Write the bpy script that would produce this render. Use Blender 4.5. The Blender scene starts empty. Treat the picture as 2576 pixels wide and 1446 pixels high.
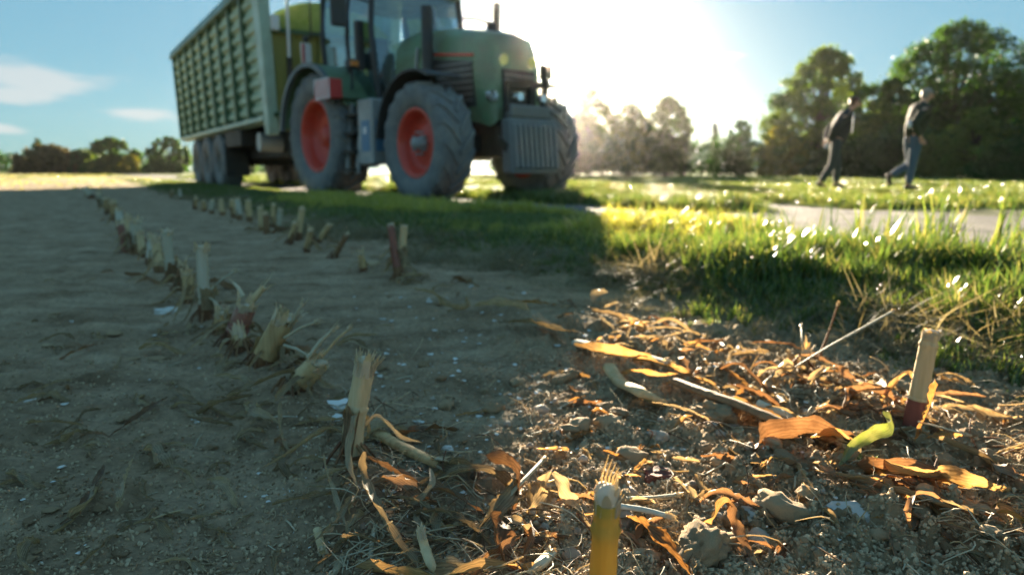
import bpy, bmesh, math, random
import numpy as np
from mathutils import Vector, Matrix, Euler
random.seed(7); RNG = np.random.default_rng(11)
R = math.radians
scene = bpy.context.scene
C = scene.collection

# ---------------------------------------------------------------- camera, sky, sun, exposure
CAM_H = 0.37
PITCH = math.atan(291 / 1709)
FPX = 1709.0
cam_d = bpy.data.cameras.new('camera'); cam = bpy.data.objects.new('camera', cam_d); C.objects.link(cam)
cam.location = (0, 0, CAM_H); cam.rotation_euler = (math.pi / 2 - PITCH, 0, 0)
cam_d.sensor_width = 36; cam_d.lens = 36 * FPX / 2576
cam_d.clip_start = 0.02; cam_d.clip_end = 3000
cam_d.dof.use_dof = True; cam_d.dof.focus_distance = 0.62; cam_d.dof.aperture_fstop = 5.6
scene.camera = cam

SUN_AZ, SUN_EL = R(3.3), R(8.7)
sun_dir = Vector((math.sin(SUN_AZ) * math.cos(SUN_EL), math.cos(SUN_AZ) * math.cos(SUN_EL), math.sin(SUN_EL)))
sd = bpy.data.lights.new('sun', 'SUN'); sd.energy = 5.0; sd.angle = R(0.5); sd.color = (1.0, 0.84, 0.61)
sun = bpy.data.objects.new('sun', sd); C.objects.link(sun)
sun.rotation_euler = sun_dir.to_track_quat('Z', 'Y').to_euler(); sun.location = (0, 0, 30)

world = bpy.data.worlds.new('World'); scene.world = world; world.use_nodes = True
wt = world.node_tree; wt.nodes.clear()
def wn(t, **k):
    n = wt.nodes.new(t)
    for a, b in k.items(): setattr(n, a, b)
    return n
w_out = wn('ShaderNodeOutputWorld'); w_bg = wn('ShaderNodeBackground')
sky = wn('ShaderNodeTexSky', sky_type='NISHITA', sun_disc=False, sun_elevation=SUN_EL, sun_rotation=SUN_AZ,
         altitude=50, air_density=1.0, dust_density=0.05, ozone_density=3.5)
SKY_STRENGTH = 0.058
w_bg.inputs['Strength'].default_value = SKY_STRENGTH
tc = wn('ShaderNodeTexCoord')
def wmath(op, a, b=None, c=None):
    n = wn('ShaderNodeMath', operation=op)
    for i, v in enumerate((a, b, c)):
        if v is None: continue
        if hasattr(v, 'is_linked') or hasattr(v, 'links'): wt.links.new(v, n.inputs[i])
        else: n.inputs[i].default_value = v
    return n.outputs[0]
sep = wn('ShaderNodeSeparateXYZ'); wt.links.new(tc.outputs['Generated'], sep.inputs[0])
az = wmath('ARCTAN2', sep.outputs[0], sep.outputs[1]); el = wmath('ARCSINE', sep.outputs[2])
cmb = wn('ShaderNodeCombineXYZ')
wt.links.new(az, cmb.inputs[0]); wt.links.new(wmath('MULTIPLY', el, 3.2), cmb.inputs[1])
nz = wn('ShaderNodeTexNoise'); nz.inputs['Scale'].default_value = 7.0; nz.inputs['Detail'].default_value = 7.0
nz.inputs['Roughness'].default_value = 0.55; nz.inputs['Distortion'].default_value = 0.25
wt.links.new(cmb.outputs[0], nz.inputs['Vector'])
cover = None
def blob(a0, e0, ra, re):
    """one small bank of cloud: azimuth, elevation and half sizes in degrees"""
    da = wmath('DIVIDE', wmath('SUBTRACT', az, R(a0)), R(ra)); de = wmath('DIVIDE', wmath('SUBTRACT', el, R(e0)), R(re))
    d = wmath('SQRT', wmath('ADD', wmath('MULTIPLY', da, da), wmath('MULTIPLY', de, de)))
    return wmath('MAXIMUM', wmath('SUBTRACT', 1.0, d), 0.0)
for b in [(-33.5, 6.2, 8.5, 1.9), (-35.5, 5.0, 5.5, 1.2), (-28.5, 4.2, 5, 0.9), (-37, 2.8, 4, .6), (17.4, 8.75, 4.2, 1.2),
          (-60, 7, 12, 2), (-95, 9, 16, 2.5), (62, 6, 9, 1.5), (110, 8, 15, 2), (170, 7, 20, 2), (-140, 6, 16, 2), (-75, 15, 14, 3), (75, 18, 14, 2)]:
    m = blob(*b); cover = m if cover is None else wmath('MAXIMUM', cover, m)
thr = wmath('ADD', wmath('MULTIPLY', cover, 1.25), wmath('SUBTRACT', wmath('MULTIPLY', nz.outputs['Fac'], 2.6), 2.05))
mask = wn('ShaderNodeMapRange', interpolation_type='SMOOTHSTEP'); wt.links.new(thr, mask.inputs[0])
mask.inputs[1].default_value = -0.32; mask.inputs[2].default_value = 0.32; mask.inputs[3].default_value = 0; mask.inputs[4].default_value = 0.7
mixc = wn('ShaderNodeMix', data_type='RGBA'); wt.links.new(mask.outputs[0], mixc.inputs['Factor'])
tint = wn('ShaderNodeMix', data_type='RGBA', blend_type='MULTIPLY'); tint.inputs['Factor'].default_value = 1.0
tint.inputs['B'].default_value = (0.50, 0.86, 0.99, 1)
soft = wn('ShaderNodeGamma'); soft.inputs['Gamma'].default_value = 0.33      # compresses the sky's range, so the upper sky lights the shade more
wt.links.new(sky.outputs[0], soft.inputs[0]); wt.links.new(soft.outputs[0], tint.inputs['A'])
wt.links.new(tint.outputs['Result'], mixc.inputs['A']); mixc.inputs['B'].default_value = (1.9, 1.95, 1.95, 1)
wt.links.new(mixc.outputs['Result'], w_bg.inputs['Color']); wt.links.new(w_bg.outputs[0], w_out.inputs['Surface'])

scene.view_settings.view_transform = 'Standard'; scene.view_settings.look = 'None'
scene.view_settings.gamma = 1; scene.view_settings.use_curve_mapping = False
scene.view_settings.exposure = 2.8
scene.render.engine = 'CYCLES'
cy = scene.cycles
cy.use_denoising = True
cy.max_bounces = 8; cy.diffuse_bounces = 3; cy.glossy_bounces = 3; cy.transmission_bounces = 6; cy.transparent_max_bounces = 10
cy.volume_bounces = 0; cy.sample_clamp_indirect = 8; cy.use_adaptive_sampling = True; cy.adaptive_threshold = 0.02
cy.caustics_reflective = False; cy.caustics_refractive = False

# ---------------------------------------------------------------- helpers
cP, sP = math.cos(PITCH), math.sin(PITCH)
def on_plane(px, py, z=0.0):
    """where a line of sight measured in the photograph (2576 px wide) meets the level z"""
    a = (px - 1288) / FPX; b = (723 - py) / FPX
    d = Vector((a, cP + b * sP, -sP + b * cP)); t = (z - CAM_H) / d.z
    return Vector((d.x * t, d.y * t, z))
def at_depth(px, py, Y):
    a = (px - 1288) / FPX; b = (723 - py) / FPX
    d = Vector((a, cP + b * sP, -sP + b * cP)); t = Y / d.y
    return Vector((d.x * t, Y, CAM_H + d.z * t))
ROW_U = Vector((-0.5315, 0.847)); ROW_V = Vector((0.847, 0.5315))   # along / across the maize rows

def _hash(ix, iy, s):
    h = (ix.astype(np.int64) * 374761393 + iy.astype(np.int64) * 668265263 + s * 1442695041) & 0x7fffffff
    h = ((h ^ (h >> 13)) * 1274126177) & 0x7fffffff
    h = h ^ (h >> 16)
    return (h & 0xffff) / 65535.0
def vnoise(x, y, s=0):
    ix = np.floor(x); iy = np.floor(y); fx = x - ix; fy = y - iy
    fx = fx * fx * fx * (fx * (fx * 6 - 15) + 10); fy = fy * fy * fy * (fy * (fy * 6 - 15) + 10)
    a = _hash(ix, iy, s); b = _hash(ix + 1, iy, s); c = _hash(ix, iy + 1, s); d = _hash(ix + 1, iy + 1, s)
    return (a * (1 - fx) + b * fx) * (1 - fy) + (c * (1 - fx) + d * fx) * fy - 0.5
def fbm(x, y, o=4, s=0, g=0.5):
    r = 0; a = 1.0
    for i in range(o):
        r = r + a * vnoise(x * (1.93 ** i) + 17.3 * i, y * (1.93 ** i) - 9.1 * i, s + i); a *= g
    return r
def sst(a, b, x):
    t = np.clip((x - a) / (b - a), 0, 1); return t * t * (3 - 2 * t)
def ground_np(x, y):
    x = np.asarray(x, float); y = np.asarray(y, float)
    u = x * ROW_U[0] + y * ROW_U[1]; v = x * ROW_V[0] + y * ROW_V[1]
    r = np.sqrt(x * x + y * y)
    z = 0.05 * fbm(x * 0.12, y * 0.12, 2, 3) * sst(3, 12, r)
    z = z + 0.016 * fbm(u * 1.1, v * 2.3, 3, 5)
    # flat wheel-packed strip with shallow cross ripples
    packed = (1 - sst(0.0, 0.2, v)) * (v > -6)
    z = z + packed * (0.016 * np.abs(fbm(u * 7 + 1.2 * fbm(v * 3, u * 3, 2, 9), v * 2.4, 4, 21, .6)) + 0.006 * fbm(u * 34, v * 20, 3, 25) + 0.008 * sst(.12, .4, fbm(u * 14, v * 9, 3, 27)) + 0.016 * np.abs(fbm(x * 3.2 + .5 * fbm(y * 4, x * 4, 2, 13), y * 11, 4, 29, .55)))
    mid = sst(0.0, 0.2, v) * (1 - sst(1.2, 1.5, v))
    z = z + mid * (0.014 * np.abs(fbm(x * 18, y * 18, 4, 31, .6)) + 0.004 * fbm(x * 90, y * 90, 2, 35))
    # crumbly tilth towards the headland
    tilth = sst(-0.22, 0.42, x + 0.35 * fbm(x * 5, y * 5, 3, 41)) * (1 - sst(1.5, 2.2, y)) * (1 - sst(1.3, 1.7, v))
    n = fbm(x * 26, y * 26, 4, 45, 0.62)
    z = z + tilth * (0.034 * np.abs(n) + 0.012 * fbm(x * 9, y * 9, 2, 51) + 0.006 * np.abs(fbm(x * 120, y * 120, 2, 55)))
    # ridge along each stubble row
    z = z + 0.012 * np.exp(-((v - 0.25) / 0.06) ** 2) + 0.014 * np.exp(-((v - 0.96) / 0.08) ** 2)
    # raised verge, sunken track
    z = z + 0.05 * sst(1.25, 1.9, v) * (1 - sst(2.9, 3.4, v)) - 0.02 * sst(3.0, 3.5, v) * (1 - sst(7.0, 7.5, v))
    z = z + 0.03 * sst(7.0, 8.5, v)
    return z
def gz(x, y): return float(ground_np(np.array([x]), np.array([y]))[0])
def place(px, py, dz=0.0):
    p = on_plane(px, py, 0.0); p.z = gz(p.x, p.y) + dz; return p

def link(o, parent=None):
    C.objects.link(o)
    if parent is not None: o.parent = parent
    return o
def mesh_np(name, V, F, mat=None, smooth=False):
    """V: (n,3) array, F: (m,k) int array of equal-sized faces"""
    me = bpy.data.meshes.new(name); V = np.asarray(V, np.float32); F = np.asarray(F, np.int32)
    me.vertices.add(len(V)); me.vertices.foreach_set('co', V.ravel())
    k = F.shape[1]; me.loops.add(F.size); me.loops.foreach_set('vertex_index', F.ravel())
    me.polygons.add(len(F)); me.polygons.foreach_set('loop_start', np.arange(0, F.size, k, dtype=np.int32))
    if smooth: me.polygons.foreach_set('use_smooth', np.ones(len(F), bool))
    me.update(calc_edges=True)
    if mat: me.materials.append(mat)
    return me
def tag(o, label=None, cat=None, group=None, kind=None):
    if label: o['label'] = label
    if cat: o['category'] = cat
    if group: o['group'] = group
    if kind: o['kind'] = kind
    return o
def empty(name, loc=(0, 0, 0), rz=0.0, parent=None):
    o = bpy.data.objects.new(name, None); o.location = loc; o.rotation_euler = (0, 0, rz); o.empty_display_size = 0.1
    return link(o, parent)
def copy_tree(o, parent=None):
    c = o.copy(); link(c, parent)
    for ch in [x for x in C.objects if x.parent == o]: copy_tree(ch, c)
    return c

class MB:
    """collects solids and becomes one mesh object"""
    def __init__(s): s.v = []; s.f = []; s.sm = []
    def add(s, vs, fs, smooth=False):
        n = len(s.v); s.v += [tuple(p) for p in vs]; s.f += [tuple(i + n for i in f) for f in fs]; s.sm += [smooth] * len(fs)
    def box(s, x0, x1, y0, y1, z0, z1):
        s.hexa([(x0, y0, z0), (x1, y0, z0), (x1, y1, z0), (x0, y1, z0)], [(x0, y0, z1), (x1, y0, z1), (x1, y1, z1), (x0, y1, z1)])
    def hexa(s, b, t):
        s.add(list(b) + list(t), [(3, 2, 1, 0), (4, 5, 6, 7), (0, 1, 5, 4), (1, 2, 6, 5), (2, 3, 7, 6), (3, 0, 4, 7)])
    def bar(s, p, q, w, h=None, up=(0, 0, 1)):
        p = Vector(p); q = Vector(q); h = h or w; d = (q - p).normalized(); upv = Vector(up)
        if abs(d.dot(upv)) > 0.97: upv = Vector((1, 0, 0))
        a = d.cross(upv).normalized() * w / 2; b = a.cross(d).normalized() * h / 2
        s.hexa([p - a - b, p + a - b, p + a + b, p - a + b], [q - a - b, q + a - b, q + a + b, q - a + b])
    def cyl(s, p, q, r, r2=None, n=16, caps=True):
        p = Vector(p); q = Vector(q); r2 = r if r2 is None else r2; d = (q - p).normalized()
        a = d.cross(Vector((0, 0, 1)) if abs(d.z) < 0.9 else Vector((1, 0, 0))).normalized(); b = d.cross(a)
        vs = []
        for c_, rr in ((p, r), (q, r2)):
            for i in range(n):
                t = 2 * math.pi * i / n; vs.append(c_ + (a * math.cos(t) + b * math.sin(t)) * rr)
        s.add(vs, [(i, (i + 1) % n, n + (i + 1) % n, n + i) for i in range(n)], True)
        if caps: s.add(vs, [tuple(range(n))[::-1], tuple(range(n, 2 * n))])
    def tube(s, pts, rad, n=10, caps=True, squash=1.0):
        pts = [Vector(p) for p in pts]; m = len(pts)
        rad = rad if hasattr(rad, '__len__') else [rad] * m
        ref = Vector((0, 0, 1)); vs = []
        for i, p in enumerate(pts):
            t = (pts[min(i + 1, m - 1)] - pts[max(i - 1, 0)]).normalized()
            if abs(t.dot(ref)) > 0.95: ref = Vector((1, 0, 0)) if abs(t.x) < 0.9 else Vector((0, 1, 0))
            a = t.cross(ref).normalized(); b = t.cross(a).normalized(); ref = -b if False else ref
            for k in range(n):
                w = 2 * math.pi * k / n; vs.append(p + (a * math.cos(w) + b * math.sin(w) * squash) * rad[i])
        s.add(vs, [(i * n + k, i * n + (k + 1) % n, (i + 1) * n + (k + 1) % n, (i + 1) * n + k) for i in range(m - 1) for k in range(n)], True)
        if caps: s.add(vs, [tuple(range(n)), tuple(range((m - 1) * n, m * n))[::-1]])
    def lathe(s, prof, origin, axis='y', n=40, closed=False):
        """prof: list of (axial, radius)"""
        o = Vector(origin); vs = []; m = len(prof)
        for (a, r) in prof:
            for k in range(n):
                w = 2 * math.pi * k / n
                vs.append(o + (Vector((r * math.cos(w), a, r * math.sin(w))) if axis == 'y' else Vector((r * math.cos(w), r * math.sin(w), a))))
        e = m if closed else m - 1
        s.add(vs, [(i * n + k, i * n + (k + 1) % n, ((i + 1) % m) * n + (k + 1) % n, ((i + 1) % m) * n + k) for i in range(e) for k in range(n)], True)
    def prism(s, outline, y0, y1, smooth=False):
        """outline in x,z extruded along y"""
        n = len(outline); vs = [(x, y0, z) for x, z in outline] + [(x, y1, z) for x, z in outline]
        s.add(vs, [(i, (i + 1) % n, n + (i + 1) % n, n + i) for i in range(n)], smooth)
        s.add(vs, [tuple(range(n))[::-1], tuple(range(n, 2 * n))])
    def strip(s, rows):
        m = len(rows[0]); vs = [p for r in rows for p in r]
        s.add(vs, [(i * m + j, i * m + j + 1, (i + 1) * m + j + 1, (i + 1) * m + j) for i in range(len(rows) - 1) for j in range(m - 1)], True)
    def ball(s, c, r, sq=(1, 1, 1), seg=14, ring=9):
        vs = []; c = Vector(c)
        for i in range(ring + 1):
            a = math.pi * i / ring
            for k in range(seg):
                w = 2 * math.pi * k / seg
                vs.append(c + Vector((math.sin(a) * math.cos(w) * sq[0], math.sin(a) * math.sin(w) * sq[1], math.cos(a) * sq[2])) * r)
        s.add(vs, [(i * seg + k, i * seg + (k + 1) % seg, (i + 1) * seg + (k + 1) % seg, (i + 1) * seg + k) for i in range(ring) for k in range(seg)], True)
    def build(s, name, mat, parent=None, bevel=0.0, fix=True):
        me = bpy.data.meshes.new(name); me.from_pydata([tuple(v) for v in s.v], [], s.f)
        me.polygons.foreach_set('use_smooth', s.sm)
        if fix:
            bm = bmesh.new(); bm.from_mesh(me); bmesh.ops.recalc_face_normals(bm, faces=bm.faces); bm.to_mesh(me); bm.free()
        if mat: me.materials.append(mat)
        o = bpy.data.objects.new(name, me); link(o, parent)
        if bevel:
            b = o.modifiers.new('edge', 'BEVEL'); b.width = bevel; b.segments = 2; b.limit_method = 'ANGLE'; b.angle_limit = R(40)
        return o

# ---------------------------------------------------------------- materials
def mat_base(name):
    m = bpy.data.materials.new(name); m.use_nodes = True; nt = m.node_tree; nt.nodes.clear()
    out = nt.nodes.new('ShaderNodeOutputMaterial'); return m, nt, out
def N(nt, t, **k):
    n = nt.nodes.new(t)
    for a, b in k.items():
        if a.startswith('i_'):
            n.inputs[a[2:].replace('_', ' ')].default_value = b
        else: setattr(n, a, b)
    return n
def ramp(nt, fac, stops):
    r = nt.nodes.new('ShaderNodeValToRGB'); e = r.color_ramp.elements
    e[0].position, e[0].color = stops[0][0], (*stops[0][1], 1); e[1].position, e[1].color = stops[-1][0], (*stops[-1][1], 1)
    for p, c in stops[1:-1]:
        x = e.new(p); x.color = (*c, 1)
    nt.links.new(fac, r.inputs[0]); return r.outputs[0]
def noise(nt, scale, detail=5, rough=0.55, vec=None, coord='Object', dist=0.0):
    if vec is None:
        t = nt.nodes.new('ShaderNodeTexCoord'); vec = t.outputs[coord]
    n = N(nt, 'ShaderNodeTexNoise'); n.inputs['Scale'].default_value = scale; n.inputs['Detail'].default_value = detail
    n.inputs['Roughness'].default_value = rough; n.inputs['Distortion'].default_value = dist
    nt.links.new(vec, n.inputs['Vector']); return n.outputs['Fac']
def mixc_(nt, f, a, b, mode='MIX'):
    m = N(nt, 'ShaderNodeMix', data_type='RGBA', blend_type=mode)
    for k, v in (('Factor', f), ('A', a), ('B', b)):
        if isinstance(v, (int, float)): m.inputs[k].default_value = v
        elif isinstance(v, tuple): m.inputs[k].default_value = (*v, 1)
        else: nt.links.new(v, m.inputs[k])
    return m.outputs['Result']
def bump(nt, h, strength=0.5, dist=0.01):
    b = N(nt, 'ShaderNodeBump'); b.inputs['Strength'].default_value = strength; b.inputs['Distance'].default_value = dist
    nt.links.new(h, b.inputs['Height']); return b.outputs[0]
def paint(name, col, rough=0.45, metal=0.0, dirt=0.25, dirt_col=(0.16, 0.12, 0.08), scale=3.0, bmp=0.1, coat=0.0):
    """paint, rubber or metal with a dusty film"""
    m, nt, out = mat_base(name); p = N(nt, 'ShaderNodeBsdfPrincipled')
    n = noise(nt, scale, 8, 0.65); f = ramp(nt, n, [(0.38, (0, 0, 0)), (0.72, (1, 1, 1))])
    mf = N(nt, 'ShaderNodeMath', operation='MULTIPLY'); nt.links.new(f, mf.inputs[0]); mf.inputs[1].default_value = dirt
    c = mixc_(nt, mf.outputs[0], col, dirt_col); nt.links.new(c, p.inputs['Base Color'])
    p.inputs['Metallic'].default_value = metal; p.inputs['Coat Weight'].default_value = coat
    mr = N(nt, 'ShaderNodeMapRange'); nt.links.new(f, mr.inputs[0]); mr.inputs[3].default_value = rough; mr.inputs[4].default_value = min(1, rough + 0.3)
    nt.links.new(mr.outputs[0], p.inputs['Roughness'])
    nt.links.new(bump(nt, noise(nt, scale * 12, 4), bmp, 0.01), p.inputs['Normal'])
    nt.links.new(p.outputs[0], out.inputs[0]); return m
def leafy(name, stops, trans=0.5, tcol=(1, 1, 1), rough=0.45, spec=0.3, stretch=(1, 1, 1), nscale=30, rnd=0.35, bmp=0.3, veins=0.0):
    """thin plant tissue: reflects, lets light through, a little gloss"""
    m, nt, out = mat_base(name); t = N(nt, 'ShaderNodeTexCoord')
    mp = N(nt, 'ShaderNodeMapping'); mp.inputs['Scale'].default_value = stretch; nt.links.new(t.outputs['Object'], mp.inputs[0])
    n = noise(nt, nscale, 5, 0.6, mp.outputs[0]); oi = N(nt, 'ShaderNodeObjectInfo')
    geo = N(nt, 'ShaderNodeNewGeometry')
    a = N(nt, 'ShaderNodeMath', operation='ADD'); nt.links.new(oi.outputs['Random'], a.inputs[0]); nt.links.new(geo.outputs['Random Per Island'], a.inputs[1])
    fr = N(nt, 'ShaderNodeMath', operation='FRACT'); nt.links.new(a.outputs[0], fr.inputs[0])
    mr = N(nt, 'ShaderNodeMapRange'); nt.links.new(fr.outputs[0], mr.inputs[0]); mr.inputs[3].default_value = -rnd; mr.inputs[4].default_value = rnd
    s = N(nt, 'ShaderNodeMath', operation='ADD'); nt.links.new(n, s.inputs[0]); nt.links.new(mr.outputs[0], s.inputs[1])
    col = ramp(nt, s.outputs[0], stops)
    if veins:
        wv = N(nt, 'ShaderNodeTexWave', wave_type='BANDS', bands_direction='X'); wv.inputs['Scale'].default_value = veins; wv.inputs['Distortion'].default_value = 0.6
        uvn = N(nt, 'ShaderNodeUVMap'); nt.links.new(uvn.outputs[0], wv.inputs['Vector'])
        vf = N(nt, 'ShaderNodeMapRange'); nt.links.new(wv.outputs['Fac'], vf.inputs[0]); vf.inputs[3].default_value = 0.68; vf.inputs[4].default_value = 1.0
        vc = N(nt, 'ShaderNodeCombineXYZ')
        for i in range(3): nt.links.new(vf.outputs[0], vc.inputs[i])
        col = mixc_(nt, 1.0, col, vc.outputs[0], 'MULTIPLY')
        m2 = N(nt, 'ShaderNodeMapping'); m2.inputs['Scale'].default_value = (9, 1.6, 1); nt.links.new(uvn.outputs[0], m2.inputs[0])
        col = mixc_(nt, .8, col, ramp(nt, noise(nt, 2.2, 6, .7, m2.outputs[0]), [(.3, (.55, .5, .46)), (.5, (1.05, 1.05, 1.05)), (.72, (1.5, 1.45, 1.38))]), 'MULTIPLY')
    d = N(nt, 'ShaderNodeBsdfPrincipled'); d.inputs['Roughness'].default_value = rough; d.inputs['Specular IOR Level'].default_value = spec
    nt.links.new(col, d.inputs['Base Color'])
    tr = N(nt, 'ShaderNodeBsdfTranslucent'); nt.links.new(mixc_(nt, 1.0, col, tcol, 'MULTIPLY'), tr.inputs[0])
    nb = bump(nt, n, bmp, 0.004); nt.links.new(nb, d.inputs['Normal'])
    mx = N(nt, 'ShaderNodeMixShader'); mx.inputs[0].default_value = trans
    nt.links.new(d.outputs[0], mx.inputs[1]); nt.links.new(tr.outputs[0], mx.inputs[2]); nt.links.new(mx.outputs[0], out.inputs[0]); return m

def ground_material():
    m, nt, out = mat_base('soil_and_turf'); p = N(nt, 'ShaderNodeBsdfPrincipled'); L = nt.links.new
    t = N(nt, 'ShaderNodeTexCoord'); pos = t.outputs['Object']
    dt = N(nt, 'ShaderNodeVectorMath', operation='DOT_PRODUCT'); L(pos, dt.inputs[0]); dt.inputs[1].default_value = (ROW_V[0], ROW_V[1], 0)
    nn = noise(nt, 1.3, 4, 0.6, pos)
    def mth(op, a, b):
        n = N(nt, 'ShaderNodeMath', operation=op)
        for i, q in enumerate((a, b)):
            if isinstance(q, (int, float)): n.inputs[i].default_value = q
            else: L(q, n.inputs[i])
        return n.outputs[0]
    v = mth('ADD', dt.outputs['Value'], mth('MULTIPLY', mth('SUBTRACT', nn, 0.5), 0.8))
    def step(lo, hi):
        n = N(nt, 'ShaderNodeMapRange', interpolation_type='SMOOTHSTEP'); L(v, n.inputs[0]); n.inputs[1].default_value = lo; n.inputs[2].default_value = hi; return n.outputs[0]
    a = noise(nt, 5, 8, 0.65, pos); b = noise(nt, 90, 6, 0.7, pos)
    soil = ramp(nt, a, [(0.3, (0.26, 0.175, 0.10)), (0.5, (0.41, 0.295, 0.185)), (0.72, (0.52, 0.40, 0.27))])
    soil = mixc_(nt, 0.6, soil, ramp(nt, b, [(0.3, (0.45, 0.45, 0.45)), (0.7, (1.4, 1.35, 1.3))]), 'MULTIPLY')
    sx = N(nt, 'ShaderNodeSeparateXYZ'); L(pos, sx.inputs[0])
    tl_ = N(nt, 'ShaderNodeMapRange', interpolation_type='SMOOTHSTEP'); L(mth('ADD', sx.outputs[0], mth('MULTIPLY', mth('SUBTRACT', noise(nt, 3.5, 5, 0.65, pos), 0.5), 0.7)), tl_.inputs[0]); tl_.inputs[1].default_value = -.12; tl_.inputs[2].default_value = .3
    soil = mixc_(nt, mth('MULTIPLY', tl_.outputs[0], .85), soil, ramp(nt, b, [(0.3, (0.28, 0.185, 0.10)), (0.5, (0.42, 0.30, 0.17)), (0.7, (0.54, 0.41, 0.25))]))
    mpd = N(nt, 'ShaderNodeMapping'); mpd.inputs['Scale'].default_value = (2.2, 8, 1); L(pos, mpd.inputs[0])
    soil = mixc_(nt, .75, soil, ramp(nt, noise(nt, 1.6, 6, .62, mpd.outputs[0], dist=.6), [(.32, (.55, .50, .46)), (.5, (.95, .95, .95)), (.7, (1.2, 1.2, 1.2))]), 'MULTIPLY')   # furrow shade painted into the soil as dark streaks
    turf = ramp(nt, noise(nt, 9, 6, 0.7, pos), [(0.3, (0.06, 0.065, 0.03)), (0.55, (0.11, 0.12, 0.04)), (0.8, (0.20, 0.16, 0.08))])
    far = ramp(nt, noise(nt, 0.6, 6, 0.7, pos), [(0.3, (0.16, 0.21, 0.045)), (0.55, (0.24, 0.29, 0.06)), (0.8, (0.34, 0.34, 0.10))])
    stub = ramp(nt, noise(nt, 0.4, 7, 0.75, pos), [(0.3, (0.30, 0.22, 0.12)), (0.55, (0.44, 0.34, 0.18)), (0.75, (0.30, 0.33, 0.09))])
    ln = N(nt, 'ShaderNodeVectorMath', operation='LENGTH'); L(pos, ln.inputs[0])
    fr = N(nt, 'ShaderNodeMapRange', interpolation_type='SMOOTHSTEP'); L(ln.outputs['Value'], fr.inputs[0]); fr.inputs[1].default_value = 14; fr.inputs[2].default_value = 30
    c = mixc_(nt, fr.outputs[0], soil, stub)
    c = mixc_(nt, step(1.2, 1.75), c, turf); c = mixc_(nt, step(7.0, 9.0), c, far)
    L(c, p.inputs['Base Color']); p.inputs['Roughness'].default_value = 0.95; p.inputs['Specular IOR Level'].default_value = 0.2
    h = mth('ADD', mth('MULTIPLY', b, 0.6), mth('MULTIPLY', noise(nt, 320, 4, 0.7, pos), 0.4))
    L(bump(nt, h, 1.0, 0.009), p.inputs['Normal']); L(p.outputs[0], out.inputs[0]); return m

def simple(name, stops, nscale=20, rough=0.8, bmp=0.4, bdist=0.004, spec=0.3, stretch=(1, 1, 1), rnd=0.25, sss=0.0):
    m, nt, out = mat_base(name); p = N(nt, 'ShaderNodeBsdfPrincipled'); t = N(nt, 'ShaderNodeTexCoord')
    mp = N(nt, 'ShaderNodeMapping'); mp.inputs['Scale'].default_value = stretch; nt.links.new(t.outputs['Object'], mp.inputs[0])
    n = noise(nt, nscale, 6, 0.65, mp.outputs[0]); oi = N(nt, 'ShaderNodeObjectInfo')
    mr = N(nt, 'ShaderNodeMapRange'); nt.links.new(oi.outputs['Random'], mr.inputs[0]); mr.inputs[3].default_value = -rnd; mr.inputs[4].default_value = rnd
    s = N(nt, 'ShaderNodeMath', operation='ADD'); nt.links.new(n, s.inputs[0]); nt.links.new(mr.outputs[0], s.inputs[1])
    nt.links.new(ramp(nt, s.outputs[0], stops), p.inputs['Base Color']); p.inputs['Roughness'].default_value = rough
    p.inputs['Specular IOR Level'].default_value = spec
    nt.links.new(bump(nt, noise(nt, nscale * 4, 5, 0.7, mp.outputs[0]), bmp, bdist), p.inputs['Normal'])
    nt.links.new(p.outputs[0], out.inputs[0]); return m

M = {}
M['ground'] = ground_material()
M['track'] = simple('gravel', [(0.3, (0.12, 0.11, 0.10)), (0.5, (0.19, 0.175, 0.16)), (0.7, (0.27, 0.245, 0.22))], 12, 0.9, 0.9, 0.01)
M['clod'] = simple('clod_earth', [(0.25, (0.24, 0.155, 0.085)), (0.5, (0.38, 0.265, 0.15)), (0.8, (0.50, 0.37, 0.225))], 60, 0.95, 0.8, 0.0015)
M['stone'] = simple('stone', [(0.2, (0.22, 0.15, 0.10)), (0.5, (0.34, 0.26, 0.19)), (0.85, (0.46, 0.38, 0.30))], 45, 0.75, 0.4, 0.002, rnd=0.45)
M['flint'] = simple('pale_stone', [(0.2, (0.42, 0.38, 0.33)), (0.6, (0.6, 0.57, 0.52)), (0.9, (0.72, 0.7, 0.66))], 40, 0.7, 0.3, 0.002)
M['red_stone'] = simple('red_stone', [(0.2, (0.16, 0.06, 0.045)), (0.6, (0.26, 0.11, 0.08)), (0.9, (0.34, 0.18, 0.13))], 60, 0.8, 0.4, 0.002)
M['chip'] = simple('pith_chip', [(0.2, (0.56, 0.54, 0.48)), (0.6, (0.72, 0.71, 0.67)), (0.9, (0.82, 0.82, 0.80))], 90, 0.7, 0.1, 0.0005)
M['leaf'] = leafy('dry_leaf', [(0.1, (0.26, 0.19, 0.11)), (0.45, (0.42, 0.33, 0.20)), (0.8, (0.55, 0.46, 0.31))], 0.45, (1, .82, .55), 0.55, 0.3, (1, 1, 1), 45, veins=2.6)
M['orange'] = leafy('orange_leaf', [(0.1, (0.34, 0.18, 0.07)), (0.45, (0.50, 0.31, 0.13)), (0.85, (0.58, 0.44, 0.26))], 0.55, (1, .78, .46), 0.5, 0.3, (1, 1, 1), 50, veins=2.6)
M['brown_leaf'] = leafy('brown_leaf', [(0.1, (0.19, 0.115, 0.065)), (0.5, (0.32, 0.21, 0.12)), (0.85, (0.42, 0.30, 0.19))], 0.45, (1, .7, .42), 0.55, 0.25, (1, 1, 1), 50, veins=2.6)
M['green_leaf'] = leafy('green_leaf', [(0.15, (0.12, 0.17, 0.04)), (0.5, (0.19, 0.25, 0.06)), (0.85, (0.36, 0.34, 0.15))], 0.42, (1, 1, .45), 0.4, 0.5, (1, 1, 1), 35, veins=2.6)
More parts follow.
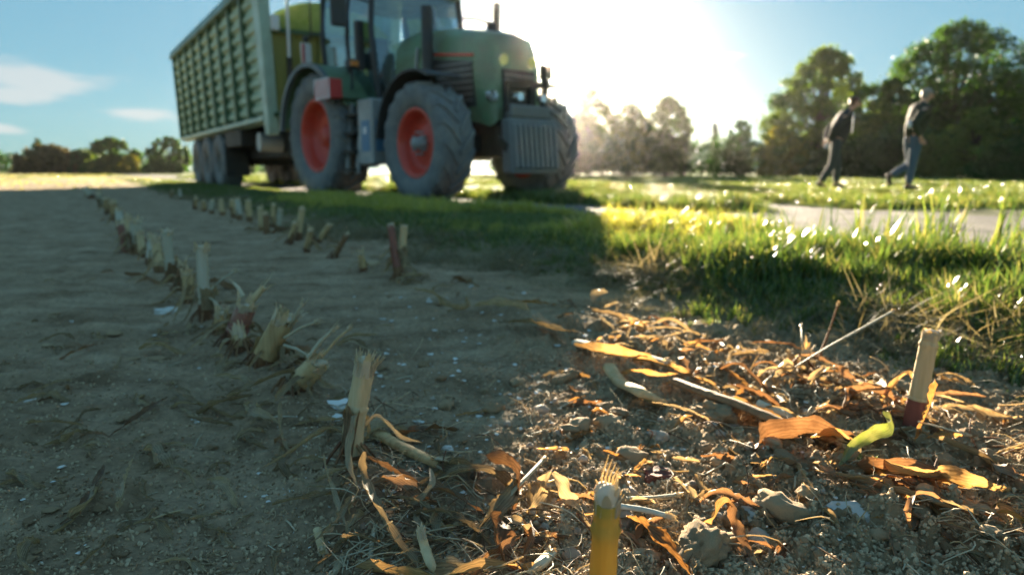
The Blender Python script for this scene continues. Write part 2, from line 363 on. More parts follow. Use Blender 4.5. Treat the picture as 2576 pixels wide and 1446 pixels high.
M['straw'] = simple('straw', [(0.1, (0.34, 0.27, 0.16)), (0.5, (0.5, 0.42, 0.28)), (0.9, (0.64, 0.57, 0.42))], 80, 0.6, 0.4, 0.001, stretch=(1, 1, 0.15))
M['stalk'] = simple('maize_stalk', [(0.1, (0.28, 0.16, 0.07)), (0.45, (0.53, 0.37, 0.18)), (0.85, (0.66, 0.52, 0.31))], 110, 0.7, 0.6, 0.0015, 0.2, stretch=(1, 1, 0.08))
M['stalk_brown'] = simple('brown_stalk', [(0.1, (0.11, 0.05, 0.03)), (0.45, (0.2, 0.10, 0.05)), (0.85, (0.33, 0.2, 0.1))], 110, 0.7, 0.6, 0.0015, 0.2, stretch=(1, 1, 0.08))
M['stalk_yellow'] = leafy('yellow_stalk', [(0.1, (0.50, 0.30, 0.05)), (0.5, (0.66, 0.46, 0.09)), (0.9, (0.62, 0.56, 0.18))], 0.3, (1.0, .95, .5), 0.3, 0.6, (1, 1, .06), 70, rnd=.15)
M['stalk_red'] = simple('red_stalk', [(0.1, (0.20, 0.07, 0.05)), (0.5, (0.30, 0.12, 0.08)), (0.85, (0.42, 0.24, 0.15))], 70, 0.45, 0.3, 0.001, 0.5, stretch=(1, 1, 0.06))
M['stalk_pale'] = simple('pale_stalk', [(0.1, (0.34, 0.29, 0.19)), (0.5, (0.50, 0.45, 0.33)), (0.85, (0.60, 0.57, 0.47))], 90, 0.75, 0.5, 0.001, 0.15, stretch=(1, 1, 0.08))
M['pith'] = leafy('pith', [(0.1, (0.66, 0.56, 0.38)), (0.5, (0.80, 0.73, 0.56)), (0.9, (0.85, 0.82, 0.72))], 0.4, (1, .85, .6), 0.6, 0.2, nscale=120, rnd=0.2)
M['fibre'] = leafy('fibre', [(0.1, (0.68, 0.58, 0.40)), (0.9, (0.85, 0.79, 0.63))], 0.5, (1, .85, .55), 0.4, 0.4, nscale=80, rnd=0.3)
M['grass'] = leafy('grass_blade', [(0.1, (0.06, 0.115, 0.035)), (0.45, (0.105, 0.17, 0.04)), (0.72, (0.18, 0.22, 0.06)), (0.95, (0.38, 0.33, 0.15))], 0.5, (1.15, 1.1, .55), 0.16, 0.8, nscale=2, rnd=0.45, bmp=0.05)
M['dry_grass'] = leafy('dry_grass', [(0.1, (0.15, 0.12, 0.06)), (0.5, (0.25, 0.21, 0.12)), (0.9, (0.34, 0.30, 0.2))], 0.4, (1.1, 1.0, .7), 0.5, 0.3, nscale=2, rnd=0.4, bmp=0.05)
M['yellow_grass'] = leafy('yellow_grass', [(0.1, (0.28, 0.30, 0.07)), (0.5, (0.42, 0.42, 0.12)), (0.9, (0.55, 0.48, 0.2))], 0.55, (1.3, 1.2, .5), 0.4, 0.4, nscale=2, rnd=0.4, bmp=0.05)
M['crumb'] = simple('crumb_earth', [(0.25, (0.30, 0.21, 0.125)), (0.5, (0.44, 0.33, 0.205)), (0.8, (0.56, 0.44, 0.29))], 2.5, 0.95, 0.0, 0.0001, rnd=.3)
M['stalk_crimson'] = simple('crimson_stalk', [(0.1, (0.20, 0.06, 0.04)), (0.5, (0.33, 0.10, 0.07)), (0.85, (0.44, 0.24, 0.13))], 70, 0.55, 0.3, 0.001, 0.3, stretch=(1, 1, 0.06))

# ---------------------------------------------------------------- the ground
def build_ground():
    # one polar sheet: fine where the ground lies close in front, coarse towards the horizon and behind
    th = np.concatenate([np.linspace(-52, 52, 861), np.linspace(52, 308, 86)[1:-1]]) * math.pi / 180
    r = np.concatenate([[0.02], np.geomspace(0.2, 3.0, 430), np.geomspace(3.0, 30, 190)[1:], np.geomspace(30, 1500, 60)[1:]])
    T, RR = np.meshgrid(th, r); X = RR * np.sin(T); Y = RR * np.cos(T)
    Z = np.zeros_like(X)
    Z = ground_np(X, Y) * (1 - sst(200, 600, RR))
    nt_, nr = len(th), len(r)
    V = np.stack([X.ravel(), Y.ravel(), Z.ravel()], 1)
    i = np.arange(nr - 1)[:, None] * nt_; j = np.arange(nt_)[None, :]; j2 = (j + 1) % nt_
    F = np.stack([(i + j).ravel(), (i + nt_ + j).ravel(), (i + nt_ + j2).ravel(), (i + j2).ravel()], 1)
    return mesh_np('ground', V, F[:, ::-1], M['ground'], True)
ground = bpy.data.objects.new('ground', build_ground()); link(ground); tag(ground, kind='structure')
def world_uv(u, v): return ROW_U * u + ROW_V * v

def build_track():
    us = np.concatenate([np.linspace(-30, 0, 30)[:-1], np.linspace(0, 14, 180), np.linspace(14, 90, 120)[1:]])
    vs = np.linspace(3.35, 7.05, 60)
    U, W = np.meshgrid(us, vs, indexing='ij')
    W = W + 0.25 * fbm(U * 0.8, W * 0 + 3, 3, 61) * np.where(W < 4, 1, np.where(W > 6.5, 1, 0))
    X = U * ROW_U[0] + W * ROW_V[0]; Y = U * ROW_U[1] + W * ROW_V[1]
    edge = np.minimum(W - 3.35, 7.05 - W)
    Z = ground_np(X, Y) + 0.006 + 0.012 * fbm(X * 5, Y * 5, 4, 63) * sst(0, .4, edge) + 0.01 * sst(0, .5, edge)
    n, m = U.shape; i = np.arange(n - 1)[:, None] * m; j = np.arange(m - 1)[None, :]
    F = np.stack([(i + j), (i + j + 1), (i + m + j + 1), (i + m + j)], -1).reshape(-1, 4)
    return mesh_np('gravel_track', np.stack([X.ravel(), Y.ravel(), Z.ravel()], 1), F, M['track'], True)
trk = bpy.data.objects.new('gravel_track', build_track()); link(trk); tag(trk, kind='structure')

# ---------------------------------------------------------------- grass, instanced by geometry nodes
def tuft_mesh(name, mat, n=16, spread=0.35, width=0.035, lean=0.25, seed=0):
    """a unit-high tuft of curved, folded blades"""
    rg = np.random.default_rng(seed); V = []; F = []
    for b in range(n):
        a = rg.uniform(0, 2 * math.pi); rr = spread * math.sqrt(rg.uniform()) * 0.5; bx, by = rr * math.cos(a), rr * math.sin(a)
        h = rg.uniform(0.55, 1.0); d = rg.uniform(0, 2 * math.pi); ln = lean * rg.uniform(0.4, 2.2); w = width * rg.uniform(0.6, 1.25)
        dx, dy = math.cos(d), math.sin(d); tw = rg.uniform(-.8, .8)
        base = len(V); segs = 5
        for s in range(segs):
            t = s / segs; c = ln * t * t * h; z = h * t * (1 - 0.35 * ln * t)
            sa = d + math.pi / 2 + tw * t; ww = w * (1 - t ** 2.2) * .5
            V += [(bx + dx * c - math.cos(sa) * ww, by + dy * c - math.sin(sa) * ww, z), (bx + dx * c + math.cos(sa) * ww, by + dy * c + math.sin(sa) * ww, z)]
        c = ln * h; V.append((bx + dx * c, by + dy * c, h * (1 - 0.35 * ln)))
        for s in range(segs - 1): F.append((base + 2 * s, base + 2 * s + 1, base + 2 * s + 3, base + 2 * s + 2))
        F.append((base + 2 * segs - 2, base + 2 * segs - 1, base + 2 * segs))
    me = bpy.data.meshes.new(name); me.from_pydata(V, [], F); me.polygons.foreach_set('use_smooth', [True] * len(F)); me.materials.append(mat)
    return me
def scatter(name, pts, rot, scl, idx, meshes):
    me = bpy.data.meshes.new(name); me.vertices.add(len(pts)); me.vertices.foreach_set('co', np.asarray(pts, np.float32).ravel())
    for nm, typ, dat, key in (('rot', 'FLOAT_VECTOR', rot, 'vector'), ('scl', 'FLOAT_VECTOR', scl, 'vector'), ('idx', 'INT', idx, 'value')):
        a = me.attributes.new(nm, typ, 'POINT'); a.data.foreach_set(key, np.asarray(dat, np.float32 if key == 'vector' else np.int32).ravel())
    o = bpy.data.objects.new(name, me); link(o)
    g = bpy.data.node_groups.new(name + '_spread', 'GeometryNodeTree')
    g.interface.new_socket('Geometry', in_out='INPUT', socket_type='NodeSocketGeometry'); g.interface.new_socket('Geometry', in_out='OUTPUT', socket_type='NodeSocketGeometry')
    gi = g.nodes.new('NodeGroupInput'); go = g.nodes.new('NodeGroupOutput'); ip = g.nodes.new('GeometryNodeInstanceOnPoints')
    jn = g.nodes.new('GeometryNodeJoinGeometry')
    for k, m_ in enumerate(reversed(meshes)):
        so = bpy.data.objects.new(name + '_tuft', m_); oi = g.nodes.new('GeometryNodeObjectInfo'); oi.inputs['Object'].default_value = so
        oi.inputs['As Instance'].default_value = True; g.links.new(oi.outputs['Geometry'], jn.inputs[0])
    def att(nm, t):
        n = g.nodes.new('GeometryNodeInputNamedAttribute'); n.data_type = t; n.inputs['Name'].default_value = nm
        return [s for s in n.outputs if s.name == 'Attribute' and s.enabled][0]
    ip.inputs['Pick Instance'].default_value = True
    L = g.links.new
    L(gi.outputs[0], ip.inputs['Points']); L(jn.outputs[0], ip.inputs['Instance']); L(att('idx', 'INT'), ip.inputs['Instance Index'])
    L(att('rot', 'FLOAT_VECTOR'), ip.inputs['Rotation']); L(att('scl', 'FLOAT_VECTOR'), ip.inputs['Scale']); L(ip.outputs[0], go.inputs[0])
    md = o.modifiers.new('spread', 'NODES'); md.node_group = g
    tag(o, kind='stuff'); return o
T_GREEN = [tuft_mesh('green_tuft', M['grass'], 15, .5, .045, .35, s) for s in range(5)]
T_FINE = [tuft_mesh('fine_tuft', M['grass'], 26, .8, .05, .30, 20 + s) for s in range(4)]
T_FAR = [tuft_mesh('far_tuft', M['grass'], 40, 2.4, .09, .35, 40 + s) for s in range(4)]
T_DRY = [tuft_mesh('dry_tuft', M['dry_grass'], 14, .9, .03, 1.1, 60 + s) for s in range(4)]

T_YEL = [tuft_mesh('yellow_tuft', M['yellow_grass'], 16, .7, .05, .45, 80 + s) for s in range(4)]
def lay(n, ulo, uhi, vlo, vhi, hfun, wide=1.0, keep=None, logu=False, lean=0.0):
    """random tufts over a strip given in row coordinates; hfun gives the height"""
    if logu: u = np.exp(RNG.uniform(math.log(ulo + 1.6), math.log(uhi + 1.6), n)) - 1.6
    else: u = RNG.uniform(ulo, uhi, n)
    v = RNG.uniform(vlo, vhi, n)
    x = u * ROW_U[0] + v * ROW_V[0]; y = u * ROW_U[1] + v * ROW_V[1]
    h = hfun(x, y, u, v); ok = (h > 0.012) & (x * x + y * y > 0.75 ** 2)
    if keep is not None: ok &= keep(x, y, u, v)
    x, y, u, v, h = x[ok], y[ok], u[ok], v[ok], h[ok]; k = len(x)
    z = ground_np(x, y) - 0.004
    s = h * RNG.uniform(0.75, 1.2, k)
    return np.stack([x, y, z], 1), np.stack([RNG.normal(0, .12, k), RNG.normal(lean, .12, k), RNG.uniform(0, 6.28, k)], 1), np.stack([s * wide, s * wide, s], 1)
def verge_h(x, y, u, v):
    edge = sst(1.18, 1.75, v + 0.22 * sst(1.5, .4, u) + 0.55 * fbm(u * 1.7, v * 1.2, 3, 71))
    patch = 0.75 + 0.9 * fbm(u * 1.3, v * 1.6, 3, 73)
    side = sst(3.2, 0.9, u)                      # taller, lusher where the verge comes round in front
    far_side = 1 - 0.75 * sst(2.85, 3.5, v)
    return edge * patch * far_side * (0.08 + 0.10 * side * sst(1.25, 1.8, v) * (1 - .75 * sst(2.05, 2.7, v))) * (1 - .35 * sst(2.1, 2.8, v) * side)
P = [lay(17000, -1.0, 30, 1.0, 3.55, verge_h, 1.0, None, True)]
pts, rot, scl = (np.concatenate([p[i] for p in P]) for i in range(3))
g1 = scatter('verge_grass', pts, rot, scl, RNG.integers(0, 5, len(pts)), T_GREEN)
tag(g1, 'dense green grass growing along the verge between the stubble and the gravel track', 'grass')
a = lay(7500, -0.9, 24, 1.12, 3.4, lambda x, y, u, v: 0.05 * sst(1.15, 1.5, v + 0.5 * fbm(u * 1.7, v * 1.2, 3, 71)) + 0 * u, 1.25, None, True)
g1b = scatter('low_verge_grass', a[0], a[1], a[2], RNG.integers(0, 4, len(a[0])), T_FINE)
tag(g1b, 'short matted grass at the foot of the taller verge grass', 'grass')
def med_h(x, y, u, v):
    c = 1 - np.abs(v - 5.35 - 0.25 * fbm(u * .5, u * 0, 2, 75)) / 0.75
    return 0.24 * sst(0, .5, c) * sst(4.0, 5.0, u) * (0.8 + .7 * fbm(u * 1.5, v * 2, 2, 77))
a = lay(7000, 4.2, 45, 4.4, 6.4, med_h, 1.0, None, True)
g2 = scatter('median_grass', a[0], a[1], a[2], RNG.integers(0, 5, len(a[0])), T_GREEN)
tag(g2, 'strip of grass between the two wheel ruts of the track', 'grass')
def field_h(x, y, u, v): return 0.17 * sst(7.0, 7.6, v + 0.7 * fbm(u * .7, v * .7, 3, 79)) * (0.75 + 0.8 * fbm(u * .35, v * .35, 3, 81)) * (1 - .3 * sst(9, 14, v))
a = lay(26000, -12, 60, 6.9, 40, field_h, 1.0, lambda x, y, u, v: (y > 2) & (np.abs(x) < 1.1 * y + 3) & (RNG.uniform(size=len(x)) < np.clip(14 / (v + 1), .15, 1)))
b = lay(5000, -12, 12, 6.9, 12, field_h, 1.1, lambda x, y, u, v: (y > 2) & (np.abs(x) < 1.1 * y + 3))
pts, rot, scl = (np.concatenate([a[i], b[i]]) for i in range(3))
g3 = scatter('meadow_grass', pts, rot, scl, RNG.integers(0, 4, len(pts)), T_FAR)
tag(g3, 'yellow green meadow beyond the track reaching to the tree belt', 'grass')
def dry_h(x, y, u, v):
    e = 1 - np.abs(v - 1.4 - 0.35 * fbm(u * 1.7, u * 0, 2, 71)) / 0.36
    return 0.085 * sst(0, .6, e) * (0.7 + fbm(u * 2.5, v * 2.5, 2, 83))
a = lay(5200, -.8, 16, 1.0, 2.0, dry_h, 1.3, None, True)
g4 = scatter('dead_grass', a[0], a[1] * np.array([3, 3, 1]), a[2], RNG.integers(0, 4, len(a[0])), T_DRY)
tag(g4, 'straw coloured dead grass matted along the edge of the verge', 'grass')
def tall_h(x, y, u, v): return .27 * sst(1.6, 2.2, v) * (1 - sst(3.0, 3.3, v)) * (.7 + .8 * fbm(u * 2, v * 2, 2, 99))
a = lay(150, -.6, 2.6, 1.6, 3.2, tall_h, .62, None)
g8 = scatter('tall_grass', a[0], a[1] + np.array([0, .25, 0]), a[2], RNG.integers(0, 5, len(a[0])), T_GREEN)
tag(g8, 'taller sparse grass blades standing above the verge in front of the track', 'grass')
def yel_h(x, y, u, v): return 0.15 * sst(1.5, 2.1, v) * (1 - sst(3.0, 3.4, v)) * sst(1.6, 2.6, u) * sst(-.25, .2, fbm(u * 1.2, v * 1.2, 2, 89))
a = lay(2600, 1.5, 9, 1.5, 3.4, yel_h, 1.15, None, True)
g6 = scatter('sun_tinted_grass', a[0], a[1], a[2], RNG.integers(0, 4, len(a[0])), T_YEL)  # pale yellow blades put the sunlit patch into the grass colour
tag(g6, 'dry looking grass coloured pale yellow for the sunlit patch beside the tractor shadow', 'grass')
# left stubble field, far: weeds and volunteer grass
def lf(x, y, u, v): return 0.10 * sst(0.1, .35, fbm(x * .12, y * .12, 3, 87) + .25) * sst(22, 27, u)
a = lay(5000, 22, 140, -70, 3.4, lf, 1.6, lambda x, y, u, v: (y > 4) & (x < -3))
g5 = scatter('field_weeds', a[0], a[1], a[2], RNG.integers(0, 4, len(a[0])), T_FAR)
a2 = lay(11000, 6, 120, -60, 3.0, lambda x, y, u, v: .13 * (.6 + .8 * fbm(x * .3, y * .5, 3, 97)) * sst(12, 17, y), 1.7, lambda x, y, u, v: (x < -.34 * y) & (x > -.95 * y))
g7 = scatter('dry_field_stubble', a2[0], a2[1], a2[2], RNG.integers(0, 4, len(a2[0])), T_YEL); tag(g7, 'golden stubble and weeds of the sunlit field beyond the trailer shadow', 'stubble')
tag(g5, 'patchy weeds in the sunlit stubble field behind the trailer', 'weeds')

# ---------------------------------------------------------------- trees
def leaf_mat(name, c0, c1, tr, tint):
    return leafy(name, [(0.1, c0), (0.9, c1)], tr, tint, 0.55, 0.25, nscale=0.6, rnd=0.45, bmp=0.0)
LM = [leaf_mat('oak_leaves', (0.038, 0.075, 0.018), (0.095, 0.15, 0.032), 0.45, (1.2, 1.5, .5)),
      leaf_mat('ash_leaves', (0.06, 0.095, 0.022), (0.165, 0.195, 0.042), 0.48, (1.3, 1.5, .5)),
      leaf_mat('dark_leaves', (0.03, 0.065, 0.025), (0.075, 0.13, 0.04), 0.4, (1.1, 1.4, .5)),
      leaf_mat('turning_leaves', (0.10, 0.13, 0.02), (0.23, 0.25, 0.04), 0.5, (1.5, 1.15, .35)),
      leaf_mat('copper_leaves', (0.06, 0.055, 0.02), (0.13, 0.11, 0.035), 0.35, (1.2, 1.0, .5)),
      leaf_mat('bush_leaves', (0.08, 0.13, 0.035), (0.16, 0.22, 0.06), 0.45, (1.4, 1.4, .5)),
      leaf_mat('needles', (0.02, 0.035, 0.016), (0.035, 0.055, 0.022), 0.2, (1.2, 1.2, .6))]
BARK = simple('bark', [(0.2, (0.05, 0.038, 0.028)), (0.6, (0.10, 0.08, 0.06)), (0.9, (0.15, 0.12, 0.09))], 8, 0.95, 0.8, 0.03, stretch=(1, 1, .3))
def crown_mesh(name, clumps, nleaf, size, mat, rg):
    """leaf-sized faces spread through a set of clumps (centre, radius)"""
    tot = sum(c[1] ** 2 for c in clumps); Vs = []
    for c, rr, sq in [(np.array(c[0]), c[1], c[2] if len(c) > 2 else .8) for c in clumps]:
        k = max(8, int(nleaf * rr * rr / tot)); d = rg.normal(size=(k, 3)); d /= np.linalg.norm(d, axis=1)[:, None]
        f_ = rg.uniform(0.35, 1.05, (k, 1)) ** 0.7; out_ = rg.uniform(size=(k, 1)) < .16; f_ = np.where(out_, rg.uniform(1.0, 1.55, (k, 1)), f_)
        p = c + d * (rr * f_) * np.array([1, 1, sq])
        a = rg.normal(size=(k, 3)); a /= np.linalg.norm(a, axis=1)[:, None]; b = np.cross(a, rg.normal(size=(k, 3))); b /= np.linalg.norm(b, axis=1)[:, None]
        s = size * rg.uniform(.55, 1.3, (k, 1))
        Vs.append(np.stack([p - a * s * .5, p - b * s * .32 + a * s * .05, p + a * s * .5, p + b * s * .32 + a * s * .05], 1))
    V = np.concatenate(Vs).reshape(-1, 3); F = np.arange(len(V)).reshape(-1, 4)
    return mesh_np(name, V, F, mat)
def tree(px, D, top_py, half_px, base_frac, mat, label, cat='tree', name='tree', group=None, clumps=34, nleaf=9000, size=None, seed=0, shape='round', gap=0.0, base_py=None, mat2=None, name_trunk='trunk'):
    """a tree whose outline was measured in the photograph; base_frac: where the crown starts, as part of the height"""
    rg = np.random.default_rng(seed); X = (px - 1288) / FPX * D; H = CAM_H + (432 - top_py) / FPX * D; W = half_px / FPX * D
    z0 = gz(X, D)
    root = empty(name, (X, D, z0)); tag(root, label, cat, group)
    size = (size or max(0.12, D * 0.0042)) * 1.1; nleaf = int(nleaf * 2.3); clumps = int(clumps * (1.8 if gap < .9 else 1.0))
    zb = H * base_frac; cl = []
    for i in range(clumps):
        t = (i + .5) / clumps; z = zb + (H - zb) * t
        if shape == 'cone': wr = W * (1 - t) ** 0.9 + .05; r = max(.15, W * .35 * (1 - t) + .12)
        elif shape == 'dome': wr = W * math.sqrt(max(0.02, 1 - t * t)) * .86; r = min(W, H) * rg.uniform(.2, .32)
        else: wr = W * (math.sin(math.pi * min(1, (t * .86 + .14))) ** 0.6) * .82; r = min(W, (H - zb) / 2) * rg.uniform(.2, .36)
        a = i * 2.399963 + rg.uniform(-.5, .5); wr *= 1 + .22 * math.sin(a * 2 + seed) + .14 * math.sin(z * 9 / H + seed * 2) ; q = rg.uniform(.35, 1.0) ** .6
        r *= 1 - .42 * t; z = zb + (H - zb - r * .9) * t + r * .3; z = min(z, H - r * .8); z = max(z, r * .45)
        cl.append(((wr * q * math.cos(a), wr * q * math.sin(a), z), r * (.82 - gap * .30), .8))
    if base_frac < .2 and shape != 'cone':
        for i in range(10): cl.append(((rg.uniform(-W, W) * .8, rg.uniform(-W, W) * .5, H * .12), min(W, H) * .2, .8))
    mb = MB(); lean = rg.uniform(-.04, .04) * H; tr = max(.06, H * .028)
    top = (lean, 0, H * .62); mb.tube([(0, 0, -.15), (0, 0, H * .08), (lean * .4, 0, H * .3), top], [tr * 1.5, tr, tr * .8, tr * .35], 9)
    mb.build(name_trunk, BARK, root)
    lm = MB()
    for c in cl[::2]:
        p0 = Vector((lean * .4, 0, min(c[0][2] * .55, H * .4) + .1)); p2 = Vector(c[0]); p1 = (p0 + p2) / 2 + Vector((0, 0, -.06 * H))
        lm.tube([p0, p1, p2], [tr * .4, tr * .24, tr * .08], 5, False)
    tag(lm.build('limbs', BARK, root), kind='stuff')
    k = len(cl) * 2 // 3 if mat2 else len(cl)
    rg.shuffle(cl) if mat2 else None
    cr = bpy.data.objects.new('crown', crown_mesh('crown', cl[:k], nleaf * k // len(cl), size, mat, rg)); link(cr, root); tag(cr, kind='stuff')
    if mat2:
        cr = bpy.data.objects.new('crown', crown_mesh('crown', cl[k:], nleaf * (len(cl) - k) // len(cl), size, mat2, rg)); link(cr, root); tag(cr, kind='stuff')
    return root
G_R = 'trees of the belt beyond the meadow'
# belt to the right of the tractor, seen against the light
tree(1360, 60, 330, 60, .1, LM[1], 'rounded hazy tree directly behind the front of the tractor', group=G_R, seed=1, nleaf=6000)
tree(1480, 60, 228, 75, .08, LM[1], 'tall hazy tree with an uneven top just clear of the tractor nose', group=G_R, seed=2, clumps=40)
tree(1400, 63, 290, 40, .1, LM[2], 'narrow washed out tree beside the tractor nose', group=G_R, seed=22, nleaf=5000)
tree(1580, 58, 268, 62, .05, LM[1], 'lower hazy tree between the two taller ones near the tractor', group=G_R, seed=3)
tree(1670, 56, 250, 64, .05, LM[0], 'spreading tree at the open end of the hazy belt, with drooping outer twigs', group=G_R, seed=4, clumps=40)
tree(1715, 55, 335, 26, .2, LM[2], 'small thin tree leaning out under the spreading one', group=G_R, seed=5, clumps=12, nleaf=1500, gap=1)
tree(1787, 60, 316, 17, .05, LM[6], 'small pointed conifer rising above the dark hedge', group=G_R, seed=6, shape='cone', clumps=20, nleaf=2500, cat='conifer', name='conifer')
tree(1850, 58, 308, 46, .1, LM[2], 'small round topped tree beside the conifer above the hedge', group=G_R, seed=7, clumps=22, nleaf=4500, gap=.5)
tree(2045, 50, 132, 130, .05, LM[1], 'broad tree with yellowing lower leaves behind the first walking man', group=G_R, seed=8, clumps=64, nleaf=15000, mat2=LM[0], gap=.4)
tree(1950, 46, 325, 66, .02, LM[3], 'low yellow turning tree at the foot of the broad tree', group=G_R, seed=9, nleaf=5000, mat2=LM[1])
tree(2365, 46, 70, 200, .05, LM[0], 'largest tree, a dark spreading oak with sky showing through its crown', group=G_R, seed=10, clumps=105, nleaf=22000, mat2=LM[2], gap=.6)
tree(2215, 44, 205, 90, .03, LM[1], 'mid height tree filling the gap between the broad tree and the oak', group=G_R, seed=11, clumps=36, nleaf=8000, mat2=LM[0])
tree(2625, 38, 140, 95, .08, LM[3], 'tree with browning leaves cut off by the right edge', group=G_R, seed=12, clumps=44, nleaf=9000, mat2=LM[0])
tree(2500, 44, 200, 90, .03, LM[2], 'dark tree standing between the oak and the browning tree', group=G_R, seed=13, clumps=36, nleaf=8000)
G_B = 'bushes at the foot of the tree belt'
tree(2430, 34, 275, 82, .02, LM[5], 'loose light green bush right of the second walking man', 'bush', 'bush', G_B, seed=14, shape='dome', clumps=30, nleaf=6500, name_trunk='stem')
tree(2330, 36, 340, 62, .02, LM[5], 'low green bush directly behind the second walking man', 'bush', 'bush', G_B, seed=15, shape='dome', clumps=20, nleaf=4500, name_trunk='stem')
tree(2515, 29, 355, 86, .0, LM[2], 'smooth dark dome shaped bush at the edge of the meadow', 'bush', 'bush', G_B, seed=16, shape='dome', clumps=34, nleaf=9000, size=.09, name_trunk='stem')
tree(2600, 33, 250, 70, .02, LM[5], 'tall green bush behind the dome shaped bush', 'bush', 'bush', G_B, seed=17, shape='dome', clumps=26, nleaf=6000, name_trunk='stem')
tree(2210, 40, 350, 60, .02, LM[2], 'dark low bush between the two walking men', 'bush', 'bush', G_B, seed=18, shape='dome', clumps=20, nleaf=5000, name_trunk='stem')
tree(2080, 42, 370, 75, .02, LM[2], 'dark low bush behind the legs of the first walking man', 'bush', 'bush', G_B, seed=19, shape='dome', clumps=20, nleaf=5000, name_trunk='stem')
G_L = 'trees along the far edge of the stubble field'
tree(150, 130, 366, 88, .0, LM[4], 'copper brown tree with a pointed shoulder on the far field edge', group=G_L, seed=30, shape='dome', nleaf=7000, size=.6)
tree(120, 133, 350, 22, .1, LM[2], 'small pointed tree top rising out of the copper tree', group=G_L, seed=36, clumps=12, nleaf=1500, size=.5)
tree(235, 132, 376, 50, .0, LM[2], 'low dark green tree joining the copper tree to the rounded one', group=G_L, seed=31, shape='dome', nleaf=5000, size=.6)
tree(300, 128, 348, 66, .0, LM[0], 'rounded green tree with a yellow lit flank on the far field edge', group=G_L, seed=32, nleaf=8000, size=.55, mat2=LM[1])
tree(345, 124, 392, 26, .0, LM[3], 'small yellow green tree leaning against the rounded one', group=G_L, seed=37, shape='dome', clumps=14, nleaf=2500, size=.5)
tree(440, 120, 346, 62, .08, LM[0], 'open crowned tree half hidden by the end of the trailer', group=G_L, seed=33, clumps=44, nleaf=7000, size=.5, gap=.8)
tree(600, 118, 340, 80, .02, LM[0], 'tree showing behind the underside of the trailer', group=G_L, seed=34, nleaf=7000, size=.55)
tree(760, 115, 345, 90, .02, LM[2], 'tree hidden behind the trailer drawbar', group=G_L, seed=35, nleaf=5000, size=.55)
# hedges: one clipped belt each
def hedge(name, x0, x1, D0, D1, h0, h1, mat, label, cat, seed, size, thick=2.0, n=9000, kind=None):
    rg = np.random.default_rng(seed); cl = []
    m = 46
    for i in range(m):
        t = (i + .5) / m; X = x0 + (x1 - x0) * t; Y = D0 + (D1 - D0) * t; h = h0 + (h1 - h0) * t
        hh = h * (.95 + .28 * float(fbm(np.array([t * 9]), np.array([seed]), 3, 5)[0]))
        for z in (hh * .25, hh * .72): cl.append(((X, Y + rg.uniform(-.5, .5) * thick, z), hh * .34, .85))
    me = crown_mesh(name, cl, n, size, mat, rg); o = bpy.data.objects.new(name, me); link(o); tag(o, label, cat, kind=kind); return o
def xat(px, D): return (px - 1288) / FPX * D
hedge('hedge', xat(1640, 57), xat(2150, 52), 57, 52, 3.1, 3.1, LM[2], 'long dark hedge closing the meadow between the hazy belt and the broad tree', 'hedge', 51, .24, n=16000)
hedge('hedge', xat(1250, 59), xat(1660, 57), 59, 57, 4.2, 3.8, LM[2], 'dark undergrowth hedge below the hazy trees beside the tractor', 'hedge', 53, .26, n=14000)
hedge('hedge', xat(2120, 44), xat(2700, 30), 44, 32, 2.6, 3.0, LM[2], 'dark hedge under the oak behind the second walking man', 'hedge', 54, .18, n=14000)
hedge('treeline', xat(-260, 190), xat(900, 170), 190, 170, 5.4, 5.6, LM[2], 'distant wood closing the stubble field on the horizon', 'wood', 52, .9, 6, 12000, kind='stuff')

# ---------------------------------------------------------------- tractor
P_GREEN = paint('tractor_green', (0.15, 0.26, 0.14), 0.32, 0, .5, coat=.3)
P_DGREY = paint('dark_grey_plastic', (0.035, 0.037, 0.04), 0.5, 0, .3)
P_GREY = paint('grey_paint', (0.17, 0.18, 0.18), 0.45, 0, .3)
P_LGREY = paint('light_grey_paint', (0.36, 0.38, 0.38), 0.4, .2, .25)
P_RED = paint('wheel_red', (0.66, 0.07, 0.04), 0.42, 0, .2, coat=.2)
P_TYRE = paint('tyre_rubber', (0.15, 0.155, 0.16), 0.75, 0, .85, (0.30, 0.285, 0.25), 4, .3)
P_LIP = paint('fender_lip', (0.12, 0.14, 0.15), .35, 0, .2)
P_WHITE = paint('white_reflective', (0.78, 0.74, 0.74), .4, 0, .1)
P_MRED = paint('marker_red', (0.6, 0.05, 0.04), .4, 0, .1)
P_ORANGE = paint('lamp_orange', (0.75, 0.25, 0.05), .25, 0, .05)
P_BLUE = paint('label_blue', (0.1, 0.22, 0.36), .4, 0, .1)
P_CHROME = paint('lamp_chrome', (0.75, 0.76, 0.78), .12, .9, .05)
P_CHASSIS = paint('chassis_black', (0.028, 0.028, 0.026), .6, .2, .45)
def glass_mat(name='cab_glass', tint=(0.74, 0.88, 0.92)):
    m, nt, out = mat_base(name); L = nt.links.new
    tr = N(nt, 'ShaderNodeBsdfTransparent'); tr.inputs[0].default_value = (*tint, 1)
    gl = N(nt, 'ShaderNodeBsdfGlossy'); gl.inputs['Roughness'].default_value = 0.05; gl.inputs[0].default_value = (.9, .95, 1, 1)
    fr = N(nt, 'ShaderNodeFresnel'); fr.inputs[0].default_value = 1.5
    ad = N(nt, 'ShaderNodeMath', operation='MULTIPLY_ADD'); L(fr.outputs[0], ad.inputs[0]); ad.inputs[1].default_value = 1.2; ad.inputs[2].default_value = .16; ad.use_clamp = True
    mx = N(nt, 'ShaderNodeMixShader'); L(ad.outputs[0], mx.inputs[0]); L(tr.outputs[0], mx.inputs[1]); L(gl.outputs[0], mx.inputs[2]); L(mx.outputs[0], out.inputs[0]); return m
GLASS = glass_mat()

